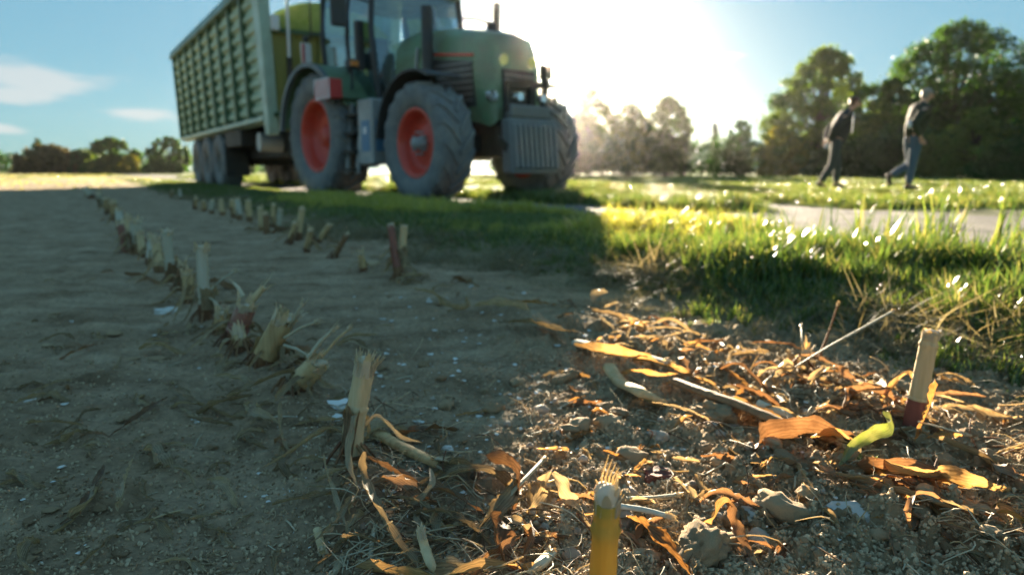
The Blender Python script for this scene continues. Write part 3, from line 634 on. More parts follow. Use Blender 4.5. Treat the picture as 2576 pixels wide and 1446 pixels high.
def wheel(parent, x, side, R_, W_, rim_r, lugs, hub_mat, name='wheel', dish=.12, hubk=1.0, ag=True, tyre_mat=None, rim_mat=None):
    """side: -1 the side that faces the field, +1 the other. Axle along y"""
    w = empty(name, (x, side, R_), 0, parent) if False else None
    root = bpy.data.objects.new(name, None); root.location = (x, side, R_ - .02); link(root, parent)
    s = -1 if side < 0 else 1; h = W_ / 2
    mb = MB()
    sw = R_ - rim_r
    prof = [(-h * .72, rim_r), (-h * .95, rim_r + sw * .18), (-h * 1.02, rim_r + sw * .5), (-h * .96, rim_r + sw * .8), (-h * .85, R_ - .045 if ag else R_ - .01), (-h * .4, R_ - .035 if ag else R_), (0, R_ - .03 if ag else R_),
            (h * .4, R_ - .035 if ag else R_), (h * .85, R_ - .045 if ag else R_ - .01), (h * .96, rim_r + sw * .8), (h * 1.02, rim_r + sw * .5), (h * .95, rim_r + sw * .18), (h * .72, rim_r)]
    mb.lathe(prof, (0, 0, 0), 'y', 64)
    if ag:
        for k in range(lugs):
            for sd in (-1, 1):
                a0 = 2 * math.pi * (k + (.5 if sd > 0 else 0)) / lugs; pts_b = []; pts_t = []
                for (t, yy, rb, rt) in ((0.0, 0.02, R_ - .05, R_ + .012), (0.55, .55, R_ - .055, R_ + .008), (0.8, .9, R_ - .07, R_ - .012), (.86, 1.03, R_ - .16, R_ - .10)):
                    a = a0 + t * (2 * math.pi / lugs) * 1.25; wd = .045 / R_ * (1 + .25 * t)
                    pts_b.append([(math.cos(a + q) * rb, sd * yy * h, math.sin(a + q) * rb) for q in (-wd, wd)])
                    pts_t.append([(math.cos(a + q * .75) * rt, sd * yy * h, math.sin(a + q * .75) * rt) for q in (-wd, wd)])
                for i in range(3):
                    mb.hexa([pts_b[i][0], pts_b[i][1], pts_b[i + 1][1], pts_b[i + 1][0]], [pts_t[i][0], pts_t[i][1], pts_t[i + 1][1], pts_t[i + 1][0]])
    tp = mb.build('tyre', tyre_mat or P_TYRE, root); 
    rm = MB(); o = s * h
    prof = [(s * h * .78, rim_r + .01), (s * h * .82, rim_r - .015), (s * h * .70, rim_r - .05), (s * h * .30, rim_r - .075), (s * h * .05, rim_r - .10), (s * h * .02, rim_r * .62), (s * h * (.05 + dish * 2), rim_r * .42), (s * h * (.05 + dish * 2), .02)]
    rm.lathe(prof, (0, 0, 0), 'y', 48)
    prof = [(-s * h * .78, rim_r + .01), (-s * h * .82, rim_r - .015), (-s * h * .3, rim_r - .075), (s * h * .02, rim_r - .105)]
    rm.lathe(prof, (0, 0, 0), 'y', 48)
    rm.build('rim', rim_mat or P_RED, root)
    hb = MB(); y0 = s * h * (.05 + dish * 2)
    hb.lathe([(y0, rim_r * .40 * hubk), (y0 + s * .05, rim_r * .38 * hubk), (y0 + s * .07, rim_r * .30 * hubk), (y0 + s * .16, rim_r * .27 * hubk), (y0 + s * .17, 0.01)], (0, 0, 0), 'y', 28)
    for k in range(10):
        a = 2 * math.pi * k / 10; r_ = rim_r * .33; hb.cyl((math.cos(a) * r_, y0 + s * .04, math.sin(a) * r_), (math.cos(a) * r_, y0 + s * .085, math.sin(a) * r_), .018, n=6)
    hb.build('hub', hub_mat, root)
    return root
def arc_fender(mb, cx, cz, r, a0, a1, y0, y1, th=.03, n=20):
    ang = [R(a0 + (a1 - a0) * i / n) for i in range(n + 1)]
    out = [(cx + math.cos(a) * (r + th), cz + math.sin(a) * (r + th)) for a in ang]; inn = [(cx + math.cos(a) * r, cz + math.sin(a) * r) for a in ang]
    for i in range(n):
        b = [(inn[i][0], y0, inn[i][1]), (inn[i + 1][0], y0, inn[i + 1][1]), (inn[i + 1][0], y1, inn[i + 1][1]), (inn[i][0], y1, inn[i][1])]
        t = [(out[i][0], y0, out[i][1]), (out[i + 1][0], y0, out[i + 1][1]), (out[i + 1][0], y1, out[i + 1][1]), (out[i][0], y1, out[i][1])]
        mb.hexa(b, t)

TR_H = math.atan2(-0.768, 0.64)
trac = empty('tractor', (-2.38, 12.65, gz(-2.38, 12.65)), TR_H)
tag(trac, 'large green farm tractor with red wheel rims hauling the high sided trailer along the track', 'tractor')
for s in (-1, 1):
    wheel(trac, 0, s * 1.0, 1.03, .66, .60, 20, P_RED, dish=-.1)
    wheel(trac, 3.05, s * .98, .82, .52, .47, 18, P_LGREY, dish=.10, hubk=.6)
mb = MB()   # gearbox, engine block and axles
mb.box(-.55, 1.9, -.34, .34, .62, 1.3); mb.box(1.7, 3.75, -.28, .28, .62, 1.3); mb.cyl((0, -.95, 1.01), (0, .95, 1.01), .17); mb.cyl((3.05, -.85, .8), (3.05, .85, .8), .11)
mb.box(-.95, -.5, -.22, .22, .5, 1.0); mb.box(2.75, 3.35, -.6, .6, .68, .92); mb.cyl((.3, -.5, .8), (.3, .5, .8), .25)
mb.build('chassis', P_CHASSIS, trac, .015)
# bonnet: lofted sections, slightly arched, dropping to a rounded nose
secs = [(1.42, 1.22, 2.50, .50), (1.9, 1.22, 2.56, .50), (2.6, 1.20, 2.50, .49), (3.1, 1.14, 2.41, .47), (3.55, 1.08, 2.33, .45), (3.74, 1.02, 2.25, .42), (3.83, 1.05, 1.95, .40), (3.86, 1.10, 1.30, .37)]
def bonnet_ring(x, z0, z1, w, g=0.0):
    return [(x, -w - g, z0), (x, -w - g, z0 + (z1 - z0) * .62), (x, -w * .96 - g, z0 + (z1 - z0) * .84), (x, -w * .76, z1 - .045 + g), (x, -w * .4, z1 - .01 + g), (x, 0, z1 + g),
            (x, w * .4, z1 - .01 + g), (x, w * .76, z1 - .045 + g), (x, w * .96 + g, z0 + (z1 - z0) * .84), (x, w + g, z0 + (z1 - z0) * .62), (x, w + g, z0)]
mb = MB(); mb.strip([bonnet_ring(*s) for s in secs]); r0 = bonnet_ring(*secs[0]); r1 = bonnet_ring(*secs[-1]); mb.add(r0, [tuple(range(11))]); mb.add(r1, [tuple(range(11))[::-1]])
bon = mb.build('bonnet', P_GREEN, trac)
for s in (-1, 1):
    mb = MB()   # side grille: dark mesh panel with slats, red trim
    mb.hexa([(2.15, s * .505, 1.35), (3.5, s * .452, 1.30), (3.5, s * .467, 1.30), (2.15, s * .52, 1.35)], [(2.35, s * .505, 2.05), (3.4, s * .457, 1.92), (3.4, s * .472, 1.92), (2.35, s * .52, 2.05)])
    gp = mb.build('side_grille', P_DGREY, trac)
    for k in range(7):
        b = MB(); z = 1.42 + k * .085; b.bar((2.25, s * .525, z), (3.44, s * .474, z - .03), .02, .025); b.build('slat', P_GREY, gp)
    b = MB(); b.bar((2.3, s * .53, 2.13), (3.45, s * .474, 1.99), .02, .035); b.build('trim_strip', P_RED, gp)
    b = MB(); b.bar((1.95, s * .515, 1.25), (2.12, s * .52, 2.25), .03, .05); b.build('panel_strip', P_LGREY, trac)
mb = MB(); mb.box(3.83, 3.87, -.28, .28, 1.12, 1.78); fg = mb.build('front_grille', P_DGREY, trac)
for k in range(8):
    b = MB(); b.box(3.87, 3.89, -.26, .26, 1.16 + k * .075, 1.19 + k * .075); b.build('slat', P_GREY, fg)
for s in (-1, 1):
    b = MB(); b.cyl((3.74, s * .25, 1.92), (3.85, s * .25, 1.90), .08, n=20); hl = b.build('headlight', P_CHROME, trac)
    b = MB(); b.cyl((3.80, s * .46, 1.42), (3.89, s * .46, 1.42), .07, n=20); b.build('headlight', P_CHROME, trac)
    b = MB(); b.bar((3.6, s * .3, 1.3), (3.82, s * .46, 1.4), .04); b.build('lamp_bracket', P_CHASSIS, trac)
# exhaust stack with shield
mb = MB(); mb.cyl((2.55, -.62, 1.5), (2.55, -.62, 2.75), .085, n=18); mb.build('exhaust_shield', P_DGREY, trac)
mb = MB(); mb.tube([(2.95, .34, 2.1), (2.95, .34, 2.72), (2.94, .35, 2.86)], [.055, .055, .05], 14); mb.build('air_intake', P_DGREY, trac)
# cab
CB = dict(x0=-.42, x1=1.36, z0=1.35, z1=3.12)
def cab_pt(ix, s, z):
    t = (z - 1.35) / 2.0; x = (-.30 - .16 * t) if ix == 0 else (.52 if ix == 1 else 1.40 - .10 * t); w = .74 + .14 * math.sin(math.pi * min(t, 1) * .8) - .02 * t
    return (x, s * w, z)
for s in (-1, 1):
    for ix in range(3):
        b = MB(); b.tube([cab_pt(ix, s, z) for z in (1.35, 1.9, 2.6, 3.38)], .048 if ix != 1 else .04, 8); b.build('cab_pillar', P_DGREY, trac)
    for ia, ib in ((0, 1), (1, 2)):
        b = MB(); b.strip([[Vector(cab_pt(ia, s, z)) , Vector(cab_pt(ib, s, z))] for z in (1.4, 1.7, 2.1, 2.5, 2.95, 3.36)]); b.build('door_glass' if ib == 2 else 'side_glass', GLASS, trac)
    b = MB(); b.tube([(.62, s * .90, 1.75), (.64, s * .93, 1.95), (.66, s * .93, 2.25)], .018, 6); b.build('door_handle', P_DGREY, trac)
for ix, nm in ((2, 'windscreen'), (0, 'rear_window')):
    b = MB(); b.strip([[Vector(cab_pt(ix, -1, z)), Vector(cab_pt(ix, -.33, z)) + Vector((.09 if ix == 2 else 0, 0, 0)), Vector(cab_pt(ix, .33, z)) + Vector((.09 if ix == 2 else 0, 0, 0)), Vector(cab_pt(ix, 1, z))] for z in (1.4, 1.8, 2.3, 2.85, 3.36)]); b.build(nm, GLASS, trac)
mb = MB(); mb.hexa([(-.62, -.92, 3.37), (1.62, -.90, 3.37), (1.62, .90, 3.37), (-.62, .92, 3.37)], [(-.5, -.82, 3.58), (1.42, -.78, 3.58), (1.42, .78, 3.58), (-.5, .82, 3.58)])
mb.box(-.55, 1.45, -.8, .8, 3.24, 3.38)
mb.build('cab_roof', P_GREEN, trac, .05)
mb = MB(); mb.box(-.36, 1.36, -.72, .72, 1.22, 1.42); mb.hexa([(-.38, -.76, 1.42), (.1, -.76, 1.42), (.1, .76, 1.42), (-.38, .76, 1.42)], [(-.42, -.78, 1.95), (-.1, -.76, 1.8), (-.1, .76, 1.8), (-.42, .78, 1.95)])
mb.box(1.12, 1.4, -.42, .42, 1.42, 2.06); mb.build('cab_floor', P_DGREY, trac, .02)
b = MB(); b.box(.05, .55, -.26, .26, 1.75, 1.88); b.box(.02, .16, -.24, .24, 1.85, 2.5); b.box(.04, .14, -.13, .13, 2.5, 2.72); b.box(.15, .45, -.12, .12, 1.42, 1.75); b.build('driver_seat', P_DGREY, trac, .03)
b = MB(); b.bar((1.15, 0, 1.9), (.85, 0, 2.12), .06); 
ring = [(.85 + .19 * math.cos(a) * .35, .2 * math.sin(a), 2.13 + .19 * math.cos(a)) for a in [2 * math.pi * k / 20 for k in range(21)]]
b.tube(ring, .016, 6, False); b.build('steering_wheel', P_DGREY, trac)
b = MB(); b.box(.35, .6, -.62, -.42, 1.75, 2.0); b.box(.62, .66, -.62, -.40, 2.1, 2.35); b.build('arm_console', P_DGREY, trac, .01)
# work lamps under the roof, mirrors on arms, beacon side lamp
for s in (-1, 1):
    b = MB(); b.box(1.60, 1.68, s * .6 - .1, s * .6 + .1, 3.36, 3.48); b.build('work_lamp', P_CHROME, trac, .02)
    b = MB(); b.box(-.72, -.6, s * .62 - .12, s * .62 + .12, 3.34, 3.5); b.build('work_lamp', P_DGREY, trac, .02)
    b = MB(); b.tube([(1.32, s * .86, 2.98), (1.40, s * 1.15, 3.0), (1.44, s * 1.36, 2.96)], .018, 7)
    ar = b.build('mirror_arm', P_CHASSIS, trac)
    b = MB(); b.box(1.40, 1.48, s * 1.46 - .12, s * 1.46 + .12, 2.54, 2.98); b.build('mirror', P_DGREY, ar, .03)
b = MB(); b.tube([(1.38, .86, 2.70), (1.5, 1.1, 2.66), (1.62, 1.45, 2.74), (1.66, 1.62, 2.76)], .022, 7); b.ball((1.44, 1.0, 2.68), .06); b.ball((1.56, 1.26, 2.68), .05); b.build('lamp_arm', P_CHASSIS, trac)
b = MB(); b.box(.92, 1.10, -1.13, -.98, 2.02, 2.16); b.cyl((1.0, -1.05, 1.7), (1.0, -1.05, 2.02), .02); lb = b.build('indicator_box', P_DGREY, trac, .015)
b = MB(); b.box(1.10, 1.125, -1.12, -.99, 2.05, 2.13); b.build('indicator_lens', P_ORANGE, lb)
b = MB(); b.box(1.0, 1.12, -1.0, -.86, 2.0, 2.75); b.build('front_pillar_trim', P_DGREY, trac, .03)
b = MB(); b.tube([(-.5, -.8, 2.78), (-.62, -.95, 2.8), (-.66, -1.05, 2.74)], .018, 6); b.ball((-.66, -1.06, 2.7), .06); b.build('rear_lamp', P_DGREY, trac)
# rear fenders
for s in (-1, 1):
    y0, y1 = s * .62, s * 1.34
    b = MB(); arc_fender(b, 0, 1.02, 1.13, 28, 172, min(y0, y1), max(y0, y1), .03, 22)
    b.prism([(-.35, 1.55), (.95, 1.55), (.95, 1.62), (.62, 2.06), (.2, 2.2), (-.35, 2.12)], min(s * .64, s * .70), max(s * .64, s * .70))
    fd = b.build('rear_fender', P_GREEN, trac)
    b = MB(); arc_fender(b, 0, 1.02, 1.10, 24, 174, min(s * 1.34, s * 1.42), max(s * 1.34, s * 1.42), .07, 26); b.build('fender_lip', P_LIP, fd)
    b = MB(); b.hexa([(.62, s * .66, 1.52), (1.02, s * .66, 1.45), (1.02, s * 1.2, 1.45), (.62, s * 1.2, 1.52)], [(.55, s * .66, 1.98), (.86, s * .66, 1.66), (.86, s * 1.2, 1.66), (.55, s * 1.2, 1.98)]); b.build('fender_step', P_GREEN, fd, .02)
    # width marker: box with red front and striped outer plate
    b = MB(); b.box(.72, 1.24, s * 1.44 - .10, s * 1.44 + .10, 1.53, 1.82); mk = b.build('width_marker', P_MRED, trac, .012)
    b = MB(); yy = s * 1.545
    b.box(.70, 1.22, min(yy, yy + s * .012), max(yy, yy + s * .012), 1.52, 1.83); b.build('marker_plate', P_WHITE, mk)
    for k in range(4):
        b = MB(); x = .74 + k * .13; ya, yb = sorted((yy + s * .013, yy + s * .017))
        b.hexa([(x - .03, ya, 1.535), (x + .02, ya, 1.535), (x + .02, yb, 1.535), (x - .03, yb, 1.535)], [(x + .03, ya, 1.815), (x + .08, ya, 1.815), (x + .08, yb, 1.815), (x + .03, yb, 1.815)]); b.build('stripe', P_MRED, mk)
    b = MB(); b.box(.62, .74, s * 1.30, s * 1.5, 1.62, 1.68) if s > 0 else b.box(.62, .74, s * 1.5, s * 1.30, 1.62, 1.68); b.build('marker_bracket', P_CHASSIS, trac)
    b = MB(); b.hexa([(-.62, s * 1.10 - .08, 2.18), (-.56, s * 1.10 - .08, 2.18), (-.56, s * 1.10 + .10, 2.18), (-.62, s * 1.10 + .10, 2.18)], [(-.62, s * 1.10 - .10, 2.62), (-.56, s * 1.10 - .10, 2.62), (-.56, s * 1.10 + .10, 2.62), (-.62, s * 1.10 + .10, 2.62)])
    mk2 = b.build('rear_marker_plate', P_WHITE, trac, .03); b = MB(); b.box(-.556, -.550, s * 1.10 - .085, s * 1.10 - .04, 2.2, 2.6); b.build('stripe', P_MRED, mk2)
    # front fender
    b = MB(); arc_fender(b, 3.05, .82, .93, 62, 176, min(s * .72, s * 1.26), max(s * .72, s * 1.26), .03, 20); ff = b.build('front_fender', P_DGREY, trac)
    b = MB(); b.bar((3.0, s * .5, .95), (3.0, s * .84, 1.72), .06); b.build('fender_bracket', P_CHASSIS, ff)
# near-side tank, toolbox and steps; battery box on the other side
b = MB(); b.box(.98, 1.95, -.92, -.42, .62, 1.30); b.build('fuel_tank', P_DGREY, trac, .06)
b = MB(); b.box(1.42, 1.88, -1.20, -.86, .52, 1.50); tb = b.build('toolbox', P_LGREY, trac, .03)
b = MB(); b.box(1.55, 1.80, -1.207, -1.20, .72, 1.18); b.box(1.88, 1.887, -1.14, -.92, .72, 1.18); pl = b.build('label_plate', P_BLUE, tb)
b = MB(); b.box(1.62, 1.72, -1.213, -1.207, .98, 1.08); b.box(1.887, 1.893, -1.08, -.99, .98, 1.08); b.build('label_mark', P_WHITE, pl)
lad = MB(); lad.bar((1.02, -1.08, 1.48), (1.02, -1.2, .38), .045, .05); lad.bar((1.38, -1.08, 1.48), (1.38, -1.2, .38), .045, .05); lad = lad.build('step_ladder', P_LGREY, trac)
for z, y in ((.42, -1.2), (.70, -1.17), (.98, -1.14), (1.26, -1.11)):
    b = MB(); b.box(1.02, 1.38, y - .10, y + .10, z, z + .045); b.build('step', P_CHASSIS, lad)
b = MB(); b.box(.98, 1.9, .42, 1.1, .6, 1.35); b.build('battery_box', P_DGREY, trac, .05)
# front linkage with weight block and folded arms
b = MB(); b.box(3.72, 3.98, -.32, .32, .62, 1.05); b.bar((3.9, -.38, .85), (4.12, -.38, .72), .09, .12); b.bar((3.9, .38, .85), (4.12, .38, .72), .09, .12); b.bar((3.9, 0, 1.1), (4.1, 0, 1.2), .07); fl = b.build('front_linkage', P_CHASSIS, trac, .01)
b = MB(); b.hexa([(3.98, -.40, .38), (4.24, -.40, .38), (4.24, .40, .38), (3.98, .40, .38)], [(3.98, -.42, 1.12), (4.18, -.42, 1.12), (4.18, .42, 1.12), (3.98, .42, 1.12)]); b.box(4.0, 4.14, -.36, .34, 1.12, 1.30); wb = b.build('front_weight', P_GREY, trac, .04)
for k in range(9):
    b = MB(); y = -.36 + k * .09; b.hexa([(4.225, y - .034, .44), (4.285, y - .030, .46), (4.285, y + .030, .46), (4.225, y + .034, .44)], [(4.17, y - .034, 1.06), (4.22, y - .030, 1.02), (4.22, y + .030, 1.02), (4.17, y + .034, 1.06)]); b.build('weight_plate', P_GREY, wb, .01)
b = MB(); b.bar((4.08, .28, 1.2), (4.08, .30, 1.84), .07, .08); b.box(4.03, 4.13, .23, .37, 1.66, 1.84); b.bar((4.06, -.36, 1.2), (4.06, -.36, 1.56), .06); b.bar((4.06, -.38, 1.55), (4.06, .30, 1.58), .07, .09); b.bar((4.06, .05, 1.2), (4.06, .05, 1.56), .09); b.build('weight_frame', P_CHASSIS, wb)
for y in (-.2, .22):
    b = MB(); b.cyl((4.05, y, 1.40), (4.14, y, 1.40), .055, n=16); b.build('auxiliary_lamp', P_CHROME, wb)
# rear hitch
b = MB(); b.box(-1.25, -.9, -.12, .12, .48, .62); b.bar((-.6, -.4, .8), (-1.25, -.45, .55), .07); b.bar((-.6, .4, .8), (-1.25, .45, .55), .07); b.build('rear_hitch', P_CHASSIS, trac)
b = MB(); b.tube([(-.55, -.86, 3.5), (-.56, -.86, 4.2)], .008, 6); b.build('aerial', P_CHASSIS, trac)

# ---------------------------------------------------------------- trailer
P_TG = paint('trailer_green', (0.33, 0.47, 0.33), .38, .1, .35, (0.10, 0.12, 0.06), 2.2)
P_TGD = paint('trailer_dark_green', (0.07, 0.13, 0.06), .4, .1, .4, (0.10, 0.11, 0.05), 2.2)
P_TRAIL = paint('trailer_rail', (0.13, 0.22, 0.17), .35, .2, .2)
P_TPALE = paint('trailer_pale_post', (0.42, 0.54, 0.44), .35, .1, .3)
P_OLIVE = paint('trailer_front_olive', (0.24, 0.22, 0.06), .6, 0, .4, (0.17, 0.19, 0.05), 2)
P_TWHEEL = paint('trailer_wheel', (0.16, 0.17, 0.15), .6, .2, .6)
LOAD = simple('chopped_maize', [(0.2, (0.20, 0.26, 0.05)), (0.5, (0.32, 0.38, 0.07)), (0.85, (0.45, 0.46, 0.13))], 9, .9, .9, .05)
TH = math.atan2(-0.831, 0.556)
A0 = Vector((-4.66, 13.5, 0)); tf = Vector((.556, -.831, 0)); tl = Vector((.831, .556, 0))
org = A0 + tl * 1.27
trl = empty('trailer', (org.x, org.y, gz(org.x, org.y)), TH)
tag(trl, 'high green ribbed harvest trailer on three axles filled with chopped maize', 'trailer')
LEN, ZB, ZT, NB = 10.6, 1.50, 4.0, 9
def side_y(z, s): return s * (1.24 + .10 * (z - ZB) / (ZT - ZB))
def px_(k): return -.25 - (LEN - .35) * k / NB
for s in (-1, 1):
    for k in range(NB):
        xa, xb = px_(k) - .07, px_(k + 1) + .07
        b = MB(); nr = 9
        for q in range(nr):
            z0 = ZB + .06 + (ZT - ZB - .22) * q / nr; dz = (ZT - ZB - .22) / nr
            prof = [(0, 0.0), (.18, .055), (.55, .055), (.74, 0.0), (1.0, 0.0)]
            rows = [[(xx, side_y(z0 + t * dz, s) + s * d, z0 + t * dz) for xx in (xa, xb)] for t, d in prof]; b.strip(rows)
        rows = [[(xx, side_y(z, s) - s * .03, z) for xx in (xa, xb)] for z in (ZB, ZT)]; b.strip(rows)
        o = b.build('side_panel', P_TG, trl, fix=False); 
        for f in o.data.polygons: f.use_smooth = False
    for k in range(NB + 1):
        x = px_(k); wd = .075 if k else .0
        if k:
            b = MB(); b.hexa([(x - wd, side_y(ZB, s) - s * .02, ZB - .02), (x + wd, side_y(ZB, s) - s * .02, ZB - .02), (x + wd * .8, side_y(ZB, s) + s * .13, ZB - .02), (x - wd * .8, side_y(ZB, s) + s * .13, ZB - .02)],
                             [(x - wd, side_y(ZT, s) - s * .02, ZT - .1), (x + wd, side_y(ZT, s) - s * .02, ZT - .1), (x + wd * .8, side_y(ZT, s) + s * .09, ZT - .1), (x - wd * .8, side_y(ZT, s) + s * .09, ZT - .1)]); b.build('side_post', P_TGD, trl)
    # wide pale front corner post, leaning forward
    b = MB(); b.hexa([(-.30, side_y(1.1, s) - s * .1, 1.12), (.02, side_y(1.1, s) - s * .1, 1.12), (.02, side_y(1.1, s) + s * .10, 1.12), (-.30, side_y(1.1, s) + s * .10, 1.12)],
                     [(-.26, side_y(ZT, s) - s * .1, ZT), (.20, side_y(ZT, s) - s * .1, ZT), (.20, side_y(ZT, s) + s * .12, ZT), (-.26, side_y(ZT, s) + s * .12, ZT)]); b.build('corner_post', P_TPALE, trl, .02)
    b = MB(); b.hexa([(-LEN - .1, side_y(ZT, s) - s * .10, ZT - .12), (.25, side_y(ZT, s) - s * .10, ZT - .12), (.25, side_y(ZT, s) + s * .16, ZT - .12), (-LEN - .1, side_y(ZT, s) + s * .16, ZT - .12)],
                     [(-LEN - .1, side_y(ZT, s) - s * .10, ZT + .12), (.25, side_y(ZT, s) - s * .10, ZT + .12), (.25, side_y(ZT, s) + s * .10, ZT + .12), (-LEN - .1, side_y(ZT, s) + s * .10, ZT + .12)]); b.build('top_rail', P_TRAIL, trl, .03)
    b = MB(); b.hexa([(-LEN, s * 1.16, ZB - .16), (-.30, s * 1.16, ZB - .16), (-.30, s * 1.36, ZB - .10), (-LEN, s * 1.36, ZB - .10)], [(-LEN, s * 1.16, ZB - .01), (-.30, s * 1.16, ZB - .01), (-.30, s * 1.36, ZB - .01), (-LEN, s * 1.36, ZB - .01)]); b.build('lower_rail', P_TPALE, trl, .01)
b = MB(); b.box(-LEN, -.1, -1.2, 1.2, ZB - .10, ZB + .02); b.build('load_floor', P_CHASSIS, trl)
b = MB(); b.hexa([(-.08, -1.24, 1.2), (-.03, -1.24, 1.2), (-.03, 1.24, 1.2), (-.08, 1.24, 1.2)], [(.06, -1.24, 3.05), (.11, -1.24, 3.05), (.11, 1.24, 3.05), (.06, 1.24, 3.05)]); fw = b.build('front_wall', P_OLIVE, trl)
for y in (-.8, -.27, .27, .8):
    b = MB(); b.bar((.0, y, 1.2), (.14, y, 3.03), .06, .05); b.build('wall_rib', P_OLIVE, fw)
for z in (1.5, 3.04):
    b = MB(); x = -.0 + (z - 1.2) * .075; b.bar((x + .03, -1.22, z), (x + .03, 1.22, z), .07, .08); b.build('cross_rail', P_TGD, fw)
b = MB(); b.box(-LEN - .02, -LEN + .05, -1.22, 1.22, ZB, ZT - .1); b.build('tailgate', P_TGD, trl)
def load_mesh():
    nx, ny = 110, 40; xs = np.linspace(.04, -LEN + .1, nx); ys = np.linspace(-1.25, 1.25, ny); X, Y = np.meshgrid(xs, ys, indexing='ij')
    Z = 3.15 + .42 * (1 - (np.abs(Y) / 1.3) ** 2.2) * (1 - .5 * sst(-1.2, .3, X)) + .30 * (1 - (np.abs(Y) / 1.3) ** 2) + .10 * fbm(X * 1.5, Y * 2, 3, 91) + .03 * fbm(X * 9, Y * 9, 2, 92)
    Z[0, :] = 2.9; Z[1, :] = np.maximum(3.12, Z[2, :] - .05); X[1, :] = X[0, :] - .01
    i = np.arange(nx - 1)[:, None] * ny; j = np.arange(ny - 1)[None, :]
    F = np.stack([(i + j), (i + j + 1), (i + ny + j + 1), (i + ny + j)], -1).reshape(-1, 4)
    V = np.stack([X.ravel(), Y.ravel(), Z.ravel()], 1)
    # skirt down the front so the heap is solid behind the wall
    return mesh_np('maize_load', V, F, LOAD, True)
ld = bpy.data.objects.new('maize_load', load_mesh()); link(ld, trl)
b = MB(); b.bar((.24, -.93, 2.55), (.30, -.93, 4.1), .05); b.build('upper_pole', P_WHITE, trl)
b = MB(); b.bar((.20, -.93, 1.3), (.24, -.93, 2.55), .085); b.build('lower_pole', P_CHASSIS, trl)
b = MB(); b.bar((.26, -.5, 2.9), (.30, -.5, 4.1), .025); b.build('hose_pole', P_CHASSIS, trl)
b = MB(); b.box(.12, .28, -1.22, -1.08, 3.02, 3.3); b.build('front_lamp', P_WHITE, trl, .03)
b = MB(); b.box(-LEN + .3, -.3, -.5, -.36, 1.0, 1.38); b.box(-LEN + .3, -.3, .36, .5, 1.0, 1.38); b.bar((-.3, -.42, 1.1), (1.25, -.06, .62), .16, .2); b.bar((-.3, .42, 1.1), (1.25, .06, .62), .16, .2); b.box(1.0, 1.5, -.1, .1, .5, .68)
b.build('chassis', P_CHASSIS, trl, .01)
AX = (-5.15, -6.75, -8.35)
for x in AX:
    for s in (-1, 1): wheel(trl, x, s * 1.06, .68, .52, .32, 14, P_TWHEEL, ag=False, dish=.0, rim_mat=P_TWHEEL)
    b = MB(); b.cyl((x, -1.0, .67), (x, 1.0, .67), .08); b.box(x - .3, x + .3, -.5, .5, .6, 1.05); b.build('axle', P_CHASSIS, trl)
b = MB(); b.box(-4.2, -2.6, -1.28, -.8, .98, 1.36); b.build('storage_box', P_CHASSIS, trl, .03)
b = MB(); b.box(-4.25, -.8, -.72, .72, .72, 1.25); b.build('gearbox_housing', P_CHASSIS, trl, .04)
b = MB(); b.cyl((-1.25, -1.22, 1.02), (-1.25, -.75, 1.02), .20, n=24); b.build('air_tank', P_LGREY, trl)
b = MB(); b.box(-4.3, -4.25, -1.3, -.75, .3, 1.1); b.build('mud_flap', P_CHASSIS, trl)

# ---------------------------------------------------------------- people
SKIN = simple('skin', [(0.2, (0.42, 0.22, 0.15)), (0.8, (0.55, 0.31, 0.22))], 30, .55, .1, .001)
CLOTH_A = simple('dark_jacket', [(0.2, (0.03, 0.032, 0.034)), (0.8, (0.055, 0.055, 0.055))], 40, .8, .5, .01)
CLOTH_B = simple('olive_jacket', [(0.2, (0.04, 0.042, 0.028)), (0.8, (0.075, 0.075, 0.05))], 40, .8, .5, .01)
TROUS_A = simple('dark_trousers', [(0.2, (0.035, 0.045, 0.045)), (0.8, (0.06, 0.07, 0.07))], 40, .8, .4, .01)
JEANS = simple('blue_jeans', [(0.2, (0.05, 0.085, 0.13)), (0.8, (0.10, 0.15, 0.21))], 50, .85, .4, .008)
HAIR_A = simple('brown_hair', [(0.2, (0.09, 0.045, 0.025)), (0.8, (0.17, 0.09, 0.05))], 60, .5, .5, .004)
HAIR_B = simple('grey_hair', [(0.2, (0.16, 0.14, 0.12)), (0.8, (0.28, 0.25, 0.22))], 60, .5, .5, .004)
SHOE = simple('dark_shoe', [(0.2, (0.03, 0.025, 0.022)), (0.8, (0.06, 0.045, 0.04))], 30, .6, .3, .004)
SHIRT = simple('pale_shirt', [(0.2, (0.45, 0.5, 0.62)), (0.8, (0.6, 0.65, 0.75))], 30, .8, .3, .004)
def skinned(name, pts, edges, rad, mat, parent, root=0, sub=2):
    me = bpy.data.meshes.new(name); me.from_pydata([tuple(p) for p in pts], edges, []); o = bpy.data.objects.new(name, me); link(o, parent)
    sk = o.modifiers.new('skin', 'SKIN'); sk.use_smooth_shade = True
    sl = me.skin_vertices[0] if me.skin_vertices else None
    if sl is None:
        bm = bmesh.new(); bm.from_mesh(me); bm.verts.layers.skin.verify(); bm.to_mesh(me); bm.free(); sl = me.skin_vertices[0]
    for i, r in enumerate(rad):
        r = r if hasattr(r, '__len__') else (r, r); sl.data[i].radius = r; sl.data[i].use_root = (i == root)
    sb = o.modifiers.new('sub', 'SUBSURF'); sb.levels = sub; sb.render_levels = sub
    me.materials.append(mat); return o
